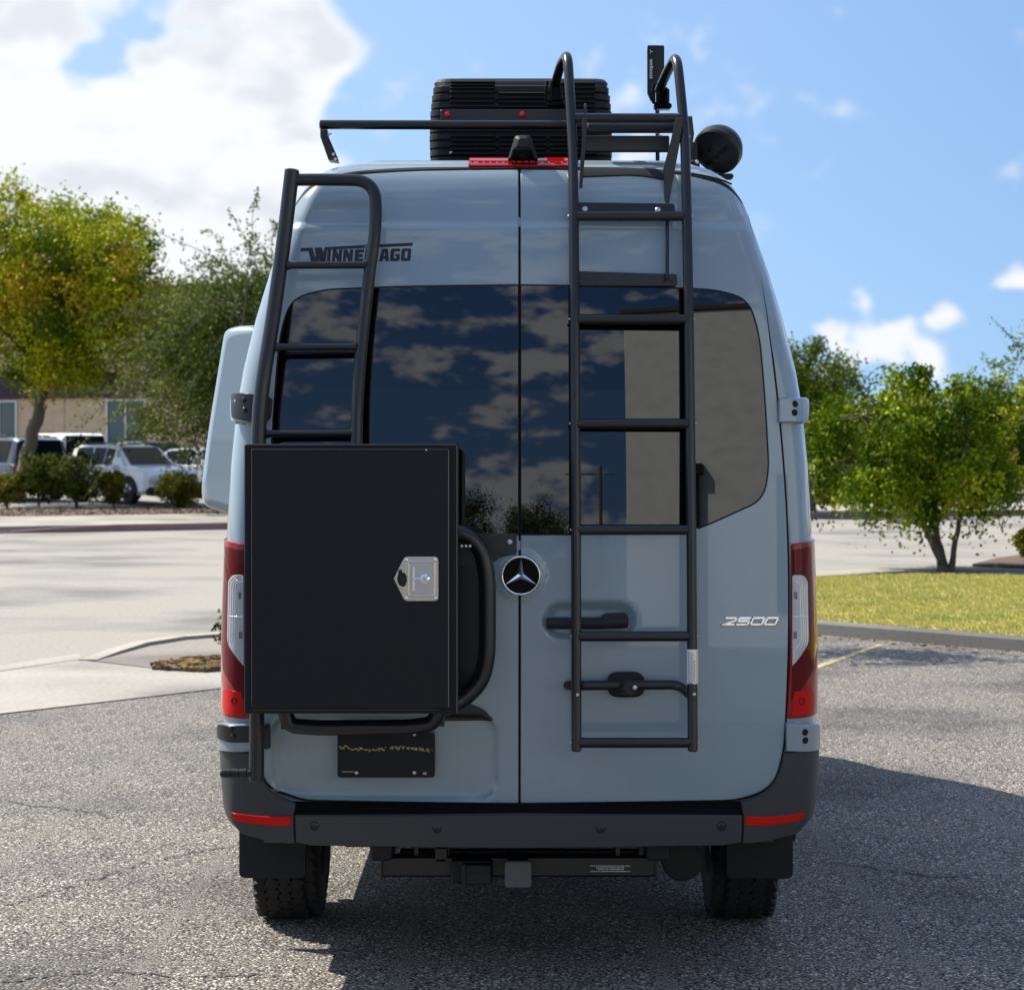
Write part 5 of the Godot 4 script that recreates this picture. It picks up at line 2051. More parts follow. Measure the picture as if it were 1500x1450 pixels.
	for w in int(o.get("wisps", 0)):                            # long thin shoots above the crown
		var p: Vector3 = clumps[rng.randi() % clumps.size()]
		if p.y < centre.y:
			p.y = 2.0 * centre.y - p.y
		if p.x < centre.x - 0.5:
			p.x = 2.0 * centre.x - p.x - 0.5
		var dirv := Vector3(rng.randfn() * 0.45, 1.0, rng.randfn() * 0.35).normalized()
		var ln: float = float(o.wisp) * rng.randf_range(0.35, 1.0)
		var path := PackedVector3Array()
		var side := Vector3(rng.randfn(), -0.4, rng.randfn()) * 0.4
		for i in 10:
			var t := i / 9.0
			path.append(p + (dirv * t + side * t * t) * ln + Vector3(rng.randfn(), rng.randfn(), rng.randfn()) * 0.03)
		tube(wood, path, 0.018, 0.004, 5, false)
		for i in int(38.0 * ln):
			var t := 0.25 + 0.75 * pow(rng.randf(), 0.8)
			var j := mini(int(t * 9.0), 8)
			var spread := 0.22 * (1.1 - t)
			var lp := path[j].lerp(path[j + 1], t * 9.0 - j) + Vector3(rng.randfn(), rng.randfn(), rng.randfn()) * spread
			var cc: Color = cols[rng.randi() % cols.size()]
			leaf(crown, lp, size * rng.randf_range(0.6, 1.2), cc, hang)
	put(wood, "trunk", M.bark, root)
	put(crown, "crown", M.leaves, root)
	return root


func bush(called: String, label: String, base: Vector3, size: Vector3, cols: Array, leaf_size: float, clumps: int, leaves: int, sd: int, group := "") -> Node3D:
	return tree(called, label, base, {"category": "bush", "seed": sd, "centre": base + Vector3(0, size.y * 0.52, 0), "radii": size * Vector3(0.5, 0.42, 0.5), "fork": size.y * 0.22, "stems": 4, "spread": size.x * 0.12, "trunk": 0.022, "clumps": clumps, "limbs": 8, "clump": size.x * 0.13, "leaves": leaves, "leaf": leaf_size, "colours": cols, "hang": 0.0, "lumpy": 0.14, "shell": 0.35, "sprays": 0.25, "spray": size.x * 0.2, "droop": 0.2}, group)


# ------------------------------------------------------------------ cars
func car(called: String, label: String, centre: Vector3, heading: float, paint: Material, o: Dictionary, group: String) -> Node3D:
	# stations run from tail (-x) to nose (+x): [x, top, half width of the top, belt or bonnet height]
	var root := thing(called, label, "car", centre, group)
	root.rotation.y = heading
	var L: float = o.length
	var Wd: float = o.width * 0.5
	var st: Array = o.stations
	var g := Geo.new()
	var rings := []
	for s in st:
		var x: float = s[0] * L
		var top: float = s[1]
		var wt: float = s[2] * Wd
		var belt: float = s[3]
		var nar: float = s[4]
		var lo: float = s[5] if s.size() > 5 else 0.24
		rings.append(PackedVector3Array([Vector3(x, lo, -Wd * nar * 0.90), Vector3(x, lo + 0.10, -Wd * nar), Vector3(x, (lo + belt) * 0.55, -Wd * nar), Vector3(x, belt - 0.03, -Wd * nar * 0.975), Vector3(x, belt, -Wd * nar * 0.95), Vector3(x, lerpf(belt, top, 0.90), -wt), Vector3(x, top - 0.01, -wt * 0.88), Vector3(x, top, 0.0),
			Vector3(x, top - 0.01, wt * 0.88), Vector3(x, lerpf(belt, top, 0.90), wt), Vector3(x, belt, Wd * nar * 0.95), Vector3(x, belt - 0.03, Wd * nar * 0.975), Vector3(x, (lo + belt) * 0.55, Wd * nar), Vector3(x, lo + 0.10, Wd * nar), Vector3(x, lo, Wd * nar * 0.90)]))
	var k: int = rings[0].size()
	for j in rings.size() - 1:
		for i in k - 1:
			var mid: Vector3 = (rings[j][i] + rings[j + 1][i + 1]) * 0.5
			g.quadf(rings[j][i], rings[j + 1][i], rings[j + 1][i + 1], rings[j][i + 1], Vector3((j - rings.size() * 0.5) * 0.02, mid.y - 0.7, mid.z))
	for j in [0, rings.size() - 1]:
		for i in range(1, k - 1):
			g.flat(rings[j][0], rings[j][i], rings[j][i + 1], Vector3(-1 if j == 0 else 1, 0, 0))
	put(g, "body", paint, root)
	# glass: panels just proud of the loft between stations
	for w in o.windows:
		g = Geo.new()
		var a: int = w[1]
		var b: int = w[2]
		if w[0] == "side_window":
			for sgn in [0, 1]:
				var lo: int = 4 if sgn == 0 else 10
				var hi: int = 5 if sgn == 0 else 9
				var q := [rings[a][lo], rings[b][lo], rings[b][hi], rings[a][hi]]
				var c: Vector3 = (q[0] + q[1] + q[2] + q[3]) * 0.25
				var nn := Vector3(0, 0.25, -1 if sgn == 0 else 1)
				var r := []
				for p in q:
					r.append((p as Vector3).lerp(c, 0.10) + nn * 0.012)
				var one := Geo.new()
				one.quadf(r[0], r[1], r[2], r[3], nn)
				put(one, "side_window", M.car_glass, root)
		else:
			var q := [rings[a][6], rings[a][8], rings[b][8], rings[b][6]]
			var c: Vector3 = (q[0] + q[1] + q[2] + q[3]) * 0.25
			var nn := Vector3(signf(a - b) * 0.8, 0.5, 0).normalized()
			var r := []
			for p in q:
				r.append((p as Vector3).lerp(c, 0.05) + nn * 0.022)
			g.quadf(r[0], r[1], r[2], r[3], nn)
			put(g, w[0], M.car_glass, root)
	# wheels in dark arches
	var wr: float = o.get("wheel", 0.35)
	for fx in [o.get("rear_axle", -0.30), o.get("front_axle", 0.30)]:
		for sz in [-1.0, 1.0]:
			var w := Node3D.new()
			w.name = "wheel" if not root.has_node("wheel") else "wheel_%03d" % root.find_children("wheel*", "Node3D", false, false).size()
			root.add_child(w)
			w.position = Vector3(fx * L, wr, sz * (Wd - 0.09))
			var t := Transform3D(Basis(Vector3.RIGHT, PI * 0.5 * sz), Vector3.ZERO)
			var tg := Geo.new()
			lathe(tg, [[wr * 0.6, 0.11], [wr * 0.62, 0.12], [wr * 0.9, 0.115], [wr, 0.085], [wr, -0.10], [wr * 0.6, -0.10]].map(func(q): return [q[0], q[1]]), t, 24)
			put(tg, "tyre", M.tyre, w)
			tg = Geo.new()
			for sp in 5:
				var an := TAU * sp / 5.0
				box(tg, t * Vector3(cos(an) * wr * 0.34, 0.098, sin(an) * wr * 0.34), Vector3(wr * 0.5, 0.02, 0.06), 0.005, t.basis * Basis(Vector3.UP, -an))
			lathe(tg, [[wr * 0.6, 0.115], [wr * 0.56, 0.10], [wr * 0.54, 0.05], [0.0, 0.05]], t, 20)
			put(tg, "rim", M.alloy if not o.get("dark_rims", false) else M.plastic, w)
			tg = Geo.new()
			var arch := []
			for q in 13:
				var an := PI * q / 12.0
				arch.append(Vector3(fx * L + cos(an) * (wr + 0.075), wr + sin(an) * (wr + 0.06) - 0.04, sz * (Wd - 0.002)))
			tube(tg, PackedVector3Array(arch), 0.05, 0.05, 8)
			put(tg, "wheel_arch", M.plastic, root)
	g = Geo.new()
	var nose: float = st[-1][0] * L
	var tail: float = st[0][0] * L
	for e in [[nose, 1.0], [tail, -1.0]]:
		g = Geo.new()
		box(g, Vector3(e[0] - e[1] * 0.05, 0.36, 0), Vector3(0.22, 0.22, o.width * 0.90), 0.05)
		put(g, "bumper", M.plastic, root)
	for sz in [-1.0, 1.0]:
		g = Geo.new()
		box(g, Vector3(nose - 0.10, st[-1][3] - 0.12, sz * Wd * 0.68), Vector3(0.26, 0.13, 0.36), 0.04)
		put(g, "headlight", M.lamp_glass, root)
		g = Geo.new()
		box(g, Vector3(tail + 0.07, st[0][3] - 0.06, sz * Wd * 0.78), Vector3(0.20, 0.26, 0.24), 0.04)
		put(g, "tail_light", M.red_lens, root)
		g = Geo.new()
		box(g, Vector3(o.get("mirror", 0.17) * L, 1.02, sz * (Wd + 0.08)), Vector3(0.12, 0.14, 0.20), 0.04)
		put(g, "mirror", paint, root)
	if o.get("grille", false):
		g = Geo.new()
		box(g, Vector3(nose + 0.0, st[-1][3] - 0.14, 0), Vector3(0.06, 0.16, Wd * 1.0), 0.01)
		put(g, "grille", M.plastic, root)
	if o.get("rails", false):
		for sz in [-1.0, 1.0]:
			g = Geo.new()
			rod(g, Vector3(-0.30 * L, st[3][1] + 0.05, sz * Wd * 0.68), Vector3(0.05 * L, st[3][1] + 0.05, sz * Wd * 0.68), 0.02, 8)
			put(g, "roof_rail", M.plastic, root)
	return root


func suv(len: float, wid: float, high: float) -> Dictionary:
	return {"length": len, "width": wid, "wheel": 0.36, "grille": true, "rails": true, "stations": [[-0.5, 0.98, 0.80, 0.95, 0.90, 0.42], [-0.485, 1.12, 0.84, 1.02, 0.96, 0.34], [-0.455, high - 0.07, 0.74, 1.06, 0.99, 0.26], [-0.40, high, 0.74, 1.06, 1.0], [-0.18, high + 0.01, 0.76, 1.05, 1.0], [-0.02, high, 0.76, 1.04, 1.0], [0.08, high - 0.05, 0.74, 1.03, 1.0], [0.235, 1.07, 0.84, 1.02, 1.0], [0.36, 1.02, 0.84, 0.97, 0.99], [0.465, 0.94, 0.78, 0.90, 0.95, 0.26], [0.50, 0.80, 0.72, 0.76, 0.86, 0.32]],
		"windows": [["rear_window", 1, 2], ["side_window", 3, 4], ["side_window", 4, 5], ["side_window", 5, 6], ["windscreen", 7, 6]]}


func sedan(len: float, wid: float, high: float) -> Dictionary:
	return {"length": len, "width": wid, "wheel": 0.33, "stations": [[-0.5, 0.84, 0.76, 0.80, 0.88, 0.36], [-0.47, 0.98, 0.82, 0.92, 0.96, 0.28], [-0.36, 1.02, 0.84, 0.96, 0.99], [-0.22, high - 0.05, 0.70, 0.96, 1.0], [-0.08, high, 0.72, 0.95, 1.0], [0.03, high - 0.01, 0.72, 0.94, 1.0], [0.09, high - 0.06, 0.70, 0.93, 1.0], [0.25, 0.97, 0.84, 0.92, 1.0], [0.38, 0.88, 0.82, 0.84, 0.98], [0.47, 0.78, 0.76, 0.74, 0.93, 0.24], [0.50, 0.68, 0.70, 0.64, 0.84, 0.28]],
		"windows": [["rear_window", 2, 3], ["side_window", 3, 4], ["side_window", 4, 5], ["side_window", 5, 6], ["windscreen", 7, 6]]}


# ------------------------------------------------------------------ ground
func sheet(pts: PackedVector2Array, y: float, called: String, m: Material, label: String, down := -99.0) -> void:
	var g := Geo.new()
	slab(g, pts, y, down)
	struct(g, called, m, label)


func kerb_line(path: Array, wid: float, h: float, called: String, m: Material, label: String) -> void:
	var g := Geo.new()
	for i in path.size() - 1:
		var a: Vector3 = path[i]
		var b: Vector3 = path[i + 1]
		var d := (b - a).normalized()
		var s := d.cross(Vector3.UP).normalized() * wid
		var ha: float = a.y if a.y > 0.0 else h
		var hb: float = b.y if b.y > 0.0 else h
		var lo := Vector3(0, -0.05, 0)
		var a0 := Vector3(a.x, 0, a.z)
		var b0 := Vector3(b.x, 0, b.z)
		var c := 0.02
		var ua := Vector3(0, ha, 0)
		var ub := Vector3(0, hb, 0)
		var sn := s.normalized()
		g.quadf(a0 + lo, b0 + lo, b0 + ub - Vector3(0, c, 0), a0 + ua - Vector3(0, c, 0), -s)
		g.quadf(a0 + ua - Vector3(0, c, 0), b0 + ub - Vector3(0, c, 0), b0 + ub + sn * c, a0 + ua + sn * c, -s + Vector3.UP * 0.2)
		g.quadf(a0 + ua + sn * c, b0 + ub + sn * c, b0 + ub + s, a0 + ua + s, Vector3.UP)
		g.quadf(a0 + lo + s, b0 + lo + s, b0 + ub + s, a0 + ua + s, s)
	struct(g, called, m, label)


func build_ground() -> void:
	sheet(PackedVector2Array([Vector2(-900, -1500), Vector2(900, -1500), Vector2(900, 500), Vector2(-900, 500)]), -0.03, "ground", M.terrain, "flat open ground out to the horizon")
	sheet(PackedVector2Array([Vector2(2.26, -15.4), Vector2(49, 39.5), Vector2(49, 90), Vector2(-75, 90), Vector2(-63.7, 69.2)]), 0.0, "car_park", M.asphalt, "worn grey asphalt of the car park with coarse stones")
	var g := Geo.new()
	sheet(PackedVector2Array([Vector2(-120, 20), Vector2(-63.7, 69.1), Vector2(-2.22, -9.64), Vector2(2.26, -15.4), Vector2(49, 39.4), Vector2(140, 30), Vector2(140, -75), Vector2(10, -49.6), Vector2(-8.2, -40.5), Vector2(-120, 10)]), -0.006, "street", M.street, "pale sunlit street across the view")
	sheet(ground_list([[-1500, 1250], [0, 1046], [320, 1009], [520, 984], [520, 962], [310, 984], [225, 980], [115, 967], [0, 984], [-1500, 1120]]), 0.004, "apron", M.concrete, "pale concrete driveway apron beside the asphalt")
	sheet(ground_list([[115, 966], [180, 950], [250, 938], [330, 932], [520, 922], [520, 961], [310, 983], [225, 979]]), 0.004, "gutter", M.gutter, "grey concrete triangle beside the apron")
	sheet(ground_list([[-700, 1020], [0, 976], [115, 958], [120, 966], [0, 983.5], [-700, 1036]]), 0.006, "gutter_strip", M.concrete, "concrete strip between apron and street")
	var k := []
	for q in [[112, 968, 0.012], [150, 957, 0.028], [190, 946, 0.036], [250, 936.5, 0.036], [330, 930.5, 0.036], [520, 918, 0.036]]:
		var p := on_ground(q[0], q[1])
		p.y = q[2]
		k.append(p)
	kerb_line(k, 0.17, 0.12, "kerb", M.kerb, "concrete kerb curving in beside the apron")
	# the far side of the street
	k = []
	for q in [[-60.0, -14.6, 0.02], [-10.2, -39.5, 0.03], [-8.8, -40.2, 0.12], [-8.2, -40.5, 0.14], [10.0, -49.6, 0.14], [90.0, -89.6, 0.14]]:
		k.append(Vector3(q[0], q[2], q[1]))
	kerb_line(k, 0.18, 0.14, "far_kerb", M.red_kerb, "faded red kerb on the far side of the street")
	var walk := PackedVector2Array()
	for q in [[-60.0, -14.8], [-10.2, -39.7], [-8.2, -40.68], [10.0, -49.78], [90.0, -89.78], [90.0, -97.0], [10.0, -56.6], [-8.2, -47.5], [-60.0, -22.0]]:
		walk.append(Vector2(q[0], q[1]))
	sheet(walk, 0.125, "far_pavement", M.concrete, "pale concrete pavement beyond the street", -0.05)
	sheet(PackedVector2Array([Vector2(-60, -22.1), Vector2(-8.2, -47.6), Vector2(10, -56.7), Vector2(90, -97.1), Vector2(90, -103), Vector2(10, -63), Vector2(-8.2, -55), Vector2(-60, -32)]), 0.12, "planting_bed", M.mulch, "brown mulch bed in front of the parked cars", -0.05)
	g = Geo.new()                                        # the far car park climbs gently
	var front := [Vector3(-60, 0.03, -31.9), Vector3(-8.2, 0.03, -54.9), Vector3(10, 0.03, -62.9), Vector3(90, 0.03, -102.9)]
	for i in 3:
		g.quadf(front[i], front[i + 1], Vector3(front[i + 1].x, 0.75, -110), Vector3(front[i].x, 0.75, -110), Vector3.UP)
	struct(g, "far_car_park", M.street, "sunlit car park beyond the planting bed")
	# grass on the right
	var turf := ground_list([[1040, 846], [1200, 845], [1330, 841], [1500, 842.5], [1900, 850]], 0.12)
	turf.append_array([Vector2(40, 25), Vector2(20.1, 5.3), Vector2(9.10, -7.6), Vector2(4.58, -12.87), Vector2(2.37, -15.5)])
	sheet(turf, 0.115, "lawn", M.lawn, "mown yellow-green lawn beyond the kerb", -0.05)
	k = []
	for q in [[2.26, -15.4], [2.92, -14.6], [4.48, -12.77], [9.0, -7.5], [49, 39.5]]:
		k.append(Vector3(q[0], 0.0, q[1]))
	k.reverse()
	kerb_line(k, 0.16, 0.125, "lot_kerb", M.grey_kerb, "weathered grey kerb between asphalt and lawn")
	sheet(ground_list([[1000, 855], [1195, 847.5], [1330, 839], [1400, 837.5], [1500, 838.5], [2000, 850], [2000, 838], [1500, 827], [1400, 829], [1195, 840], [1000, 848]], 0.0), 0.03, "pavement", M.concrete, "pale concrete path behind the lawn", -0.05)
	sheet(ground_list([[1425, 833], [1460, 824], [1500, 818], [1800, 815], [1800, 840], [1500, 836]], 0.0), 0.07, "bare_soil", M.mulch, "low bank of brown soil at the right edge", -0.05)
	sheet(ground_list([[222, 982], [240, 974], [270, 968], [320, 966], [380, 966], [380, 980], [300, 986]]), 0.03, "soil_patch", M.mulch, "patch of mulch beside the concrete triangle", -0.02)
	var yl := ground_list([[1287, 944], [1294, 945], [1206, 977], [1170, 990], [1160, 988], [1196, 975]])
	sheet(yl, 0.004, "marking", M.yellow_paint, "faded yellow parking line")
	# cracks in the asphalt
	rng.seed = 77
	for line in [[[0, 1172], [40, 1180], [90, 1185], [135, 1190], [165, 1202]], [[0, 1333], [55, 1312], [120, 1296], [170, 1278], [220, 1262], [290, 1247], [348, 1240]], [[0, 1440], [60, 1431], [160, 1424], [280, 1432], [395, 1428]], [[1210, 1262], [1290, 1274], [1370, 1285], [1480, 1282]]]:
		g = Geo.new()
		var pts := []
		for i in line.size() - 1:
			for j in 10:
				var t := j / 10.0
				var p := on_ground(lerpf(line[i][0], line[i + 1][0], t), lerpf(line[i][1], line[i + 1][1], t))
				pts.append(p + Vector3(rng.randfn() * 0.012, 0.004, rng.randfn() * 0.012))
		for i in pts.size() - 1:
			var d: Vector3 = (pts[i + 1] - pts[i]).normalized().cross(Vector3.UP) * rng.randf_range(0.002, 0.008)
			if rng.randf() < 0.12:
				continue
			g.quadf(pts[i] - d, pts[i + 1] - d, pts[i + 1] + d, pts[i] + d, Vector3.UP)
		struct(g, "crack", M.crack, "thin crack in the asphalt")
	# tufts on the lawn and chips on the soil
	var blade := Geo.new()
	blade.colored = true
	for i in 5:
		var a := TAU * i / 5.0
		var b := Vector3(cos(a), 0, sin(a))
		var s := Vector3(-b.z, 0, b.x) * 0.004
		blade.flat(b * 0.006 - s, b * 0.006 + s, b * 0.022 + Vector3.UP * 0.035, Vector3.UP)
		for q in 3:
			blade.c.append(Color(1, 1, 1))
	scatter("grass", "short dry-green grass covering the lawn", blade.mesh(), M.leaves, turf, 0.115, 42000, [Color(0.39, 0.40, 0.11), Color(0.50, 0.47, 0.15), Color(0.57, 0.51, 0.21), Color(0.31, 0.36, 0.085)], Rect2(2.2, -30, 9, 18), 0.7, 1.25)
	var chip := Geo.new()
	chip.colored = true
	box(chip, Vector3.ZERO, Vector3(0.09, 0.02, 0.03), 0.004)
	chip.paint(Color(1, 1, 1))
	scatter("mulch_chips", "wood chips and stones lying on the mulch bed", chip.mesh(), M.leaves, PackedVector2Array([Vector2(-26, -38.9), Vector2(-8.2, -47.6), Vector2(10, -56.7), Vector2(20, -61.8), Vector2(20, -68), Vector2(10, -63), Vector2(-8.2, -55), Vector2(-26, -47)]), 0.125, 9000, [Color(0.05, 0.035, 0.025), Color(0.10, 0.075, 0.055), Color(0.22, 0.19, 0.16), Color(0.03, 0.022, 0.018)], Rect2(-26, -70, 48, 32), 0.35, 1.1)
	scatter("leaf_litter", "dead leaves and chips on the small soil patch", chip.mesh(), M.leaves, ground_list([[222, 982], [240, 974], [270, 968], [320, 966], [380, 966], [380, 980], [300, 986]]), 0.035, 260, [Color(0.16, 0.09, 0.04), Color(0.25, 0.17, 0.07), Color(0.08, 0.05, 0.03), Color(0.12, 0.13, 0.04)], Rect2(-4, -14, 3, 4), 0.5, 1.3)
	scatter("fallen_leaves", "dry leaves gathered along the kerb and on the asphalt", chip.mesh(), M.leaves, PackedVector2Array([Vector2(2.3, -15.3), Vector2(9.0, -7.4), Vector2(8.7, -7.3), Vector2(4.3, -12.5), Vector2(2.7, -14.4)]), 0.008, 240, [Color(0.25, 0.16, 0.07), Color(0.36, 0.28, 0.12), Color(0.15, 0.10, 0.05)], Rect2(2.3, -15.4, 7, 8.2), 0.3, 0.6)


func scatter(called: String, label: String, mesh: Mesh, m: Material, area: PackedVector2Array, y: float, count: int, cols: Array, within: Rect2, lo: float, hi: float) -> void:
	var mm := MultiMesh.new()
	mm.transform_format = MultiMesh.TRANSFORM_3D
	mm.use_colors = true
	mm.mesh = mesh
	var ts := []
	rng.seed = count + 5
	var tries := 0
	while ts.size() < count and tries < count * 12:
		tries += 1
		var p := Vector2(rng.randf_range(within.position.x, within.end.x), rng.randf_range(within.position.y, within.end.y))
		if not Geometry2D.is_point_in_polygon(p, area):
			continue
		var b := Basis(Vector3.UP, rng.randf() * TAU) * Basis(Vector3.RIGHT, rng.randfn() * 0.25)
		ts.append(Transform3D(b.scaled(Vector3.ONE * rng.randf_range(lo, hi)), Vector3(p.x, y, p.y)))
	mm.instance_count = ts.size()
	for i in ts.size():
		mm.set_instance_transform(i, ts[i])
		var k := nz.get_noise_2d(ts[i].origin.x * 9.0, ts[i].origin.z * 9.0) + rng.randf()
		var c: Color = cols[clampi(int(k * cols.size()), 0, cols.size() - 1)]
		var s := rng.randf_range(0.8, 1.2)
		mm.set_instance_color(i, Color(c.r * s, c.g * s, c.b * s))
	var o := MultiMeshInstance3D.new()
	o.multimesh = mm
	o.material_override = m
	o.name = numbered(called)
	add_child(o)
	tag(o, label, "", "", "stuff")


# ------------------------------------------------------------------ buildings
func build_buildings() -> void:
	var z := -88.0
	var b := thing("shop_building", "low beige building with a purple band and tall windows behind the parked cars", "building", Vector3(-16.7, 0.5, z))
	b.rotation.y = deg_to_rad(-28.0)
	var P := func(px: float, py: float) -> Vector3: return (at(px, py, z) - b.position) * Vector3(1.12, 1, 1)
	var g := Geo.new()
	var l: Vector3 = P.call(-500, 640)
	var r: Vector3 = P.call(640, 640)
	var top: Vector3 = P.call(300, 432)
	# wall in panels divided by joints
	var joints := [-500.0, -300.0, -110.0, 87.0, 285.0, 470.0, 640.0]
	for i in joints.size() - 1:
		g = Geo.new()
		var a: Vector3 = P.call(joints[i], 640)
		var c: Vector3 = P.call(joints[i + 1], 640)
		grid_box(g, Vector3(a.x + 0.012, -0.6, -0.3), Vector3(c.x - 0.012, top.y, 0.0), 0.015)
		put(g, "wall_panel", M.stucco, b)
	g = Geo.new()
	grid_box(g, Vector3(l.x, -0.6, -20), Vector3(r.x, top.y - 0.4, -0.31), 0.02)
	put(g, "hall", M.stucco, b)
	g = Geo.new()
	grid_box(g, Vector3(l.x - 0.1, top.y + 0.003, -0.5), Vector3(r.x + 0.1, top.y + 0.30, 0.12), 0.02)
	put(g, "roof_edge", M.cap, b)
	g = Geo.new()
	grid_box(g, Vector3(l.x, P.call(0, 583).y, 0.003), Vector3(r.x, P.call(0, 548).y, 0.10), 0.02)
	put(g, "purple_band", M.purple_band, b)
	for q in [[157, 220], [-52, 8], [-260, -200], [380, 445], [540, 600]]:
		var a: Vector3 = P.call(q[0], 650)
		var c: Vector3 = P.call(q[1], 585)
		g = Geo.new()
		for e in [[a.x, a.x + 0.07], [(a.x + c.x) * 0.5 - 0.035, (a.x + c.x) * 0.5 + 0.035], [c.x - 0.07, c.x]]:
			grid_box(g, Vector3(e[0], a.y, 0.003), Vector3(e[1], c.y - 0.005, 0.09), 0.006)
		for e in [[a.y - 0.02, a.y + 0.06], [c.y - 0.07, c.y - 0.01]]:
			grid_box(g, Vector3(a.x + 0.001, e[0], 0.004), Vector3(c.x - 0.001, e[1], 0.088), 0.006)
		var w := put(g, "window", M.window_frame, b)
		for s in 2:
			g = Geo.new()
			var x0: float = lerpf(a.x, c.x, s * 0.5) + 0.03
			var x1: float = lerpf(a.x, c.x, s * 0.5 + 0.5) - 0.03
			grid_box(g, Vector3(x0, a.y + 0.02, 0.006), Vector3(x1, c.y - 0.02, 0.03), 0.002)
			put(g, "pane", M.office_glass, w)
	# the building behind the viewer, seen mirrored in the van's right window
	var h := thing("warehouse", "plain pale tilt-up wall across the car park, mirrored in the van's right rear window", "building", Vector3(2.02, 0, 17.0))
	h.rotation.y = deg_to_rad(20.0)
	var edges := [0.0, 6.5, 13.0, 19.5, 26.0]
	for i in edges.size() - 1:
		g = Geo.new()
		grid_box(g, Vector3(edges[i] + 0.01, -0.1, 0.0), Vector3(edges[i + 1] - 0.01, 7.1, 0.3), 0.02)
		put(g, "wall_panel", M.tilt_wall, h)
	g = Geo.new()
	grid_box(g, Vector3(0.3, -0.1, 0.31), Vector3(26, 6.9, 22), 0.02)
	put(g, "hall", M.tilt_wall, h)
	g = Geo.new()
	grid_box(g, Vector3(-0.05, 7.103, -0.06), Vector3(26.05, 7.25, 0.36), 0.02)
	put(g, "coping", M.cap, h)
	g = Geo.new()
	rod(g, Vector3(1.3, 0.0, -0.12), Vector3(1.3, 2.9, -0.12), 0.11, 12)
	grid_box(g, Vector3(1.12, 2.9, -0.25), Vector3(1.48, 3.15, -0.004), 0.02)
	put(g, "downpipe", M.plastic, h)
	for q in [[2.8, 0.6, 4.3, 2.9]]:
		g = Geo.new()
		grid_box(g, Vector3(q[0], q[1], -0.04), Vector3(q[2], q[3], -0.003), 0.01)
		put(g, "window" if q[1] > 0.0 else "door", M.office_glass if q[1] > 0.0 else M.plastic, h)
	for x in [4.9, 6.6]:
		var p := thing("utility_pole", "utility pole %s, seen mirrored low in the van's rear window" % ("nearer the warehouse" if x > 6 else "farther from the warehouse"), "pole", Vector3(x, 0, 84), "utility poles behind the viewer")
		g = Geo.new()
		tube(g, PackedVector3Array([Vector3(0, 0, 0), Vector3(0, 8.5, 0)]), 0.16, 0.11, 10)
		put(g, "post", M.wood_pole, p)
		g = Geo.new()
		box(g, Vector3(0, 7.7, 0.12), Vector3(2.2, 0.11, 0.10), 0.01)
		put(g, "cross_arm", M.wood_pole, p)


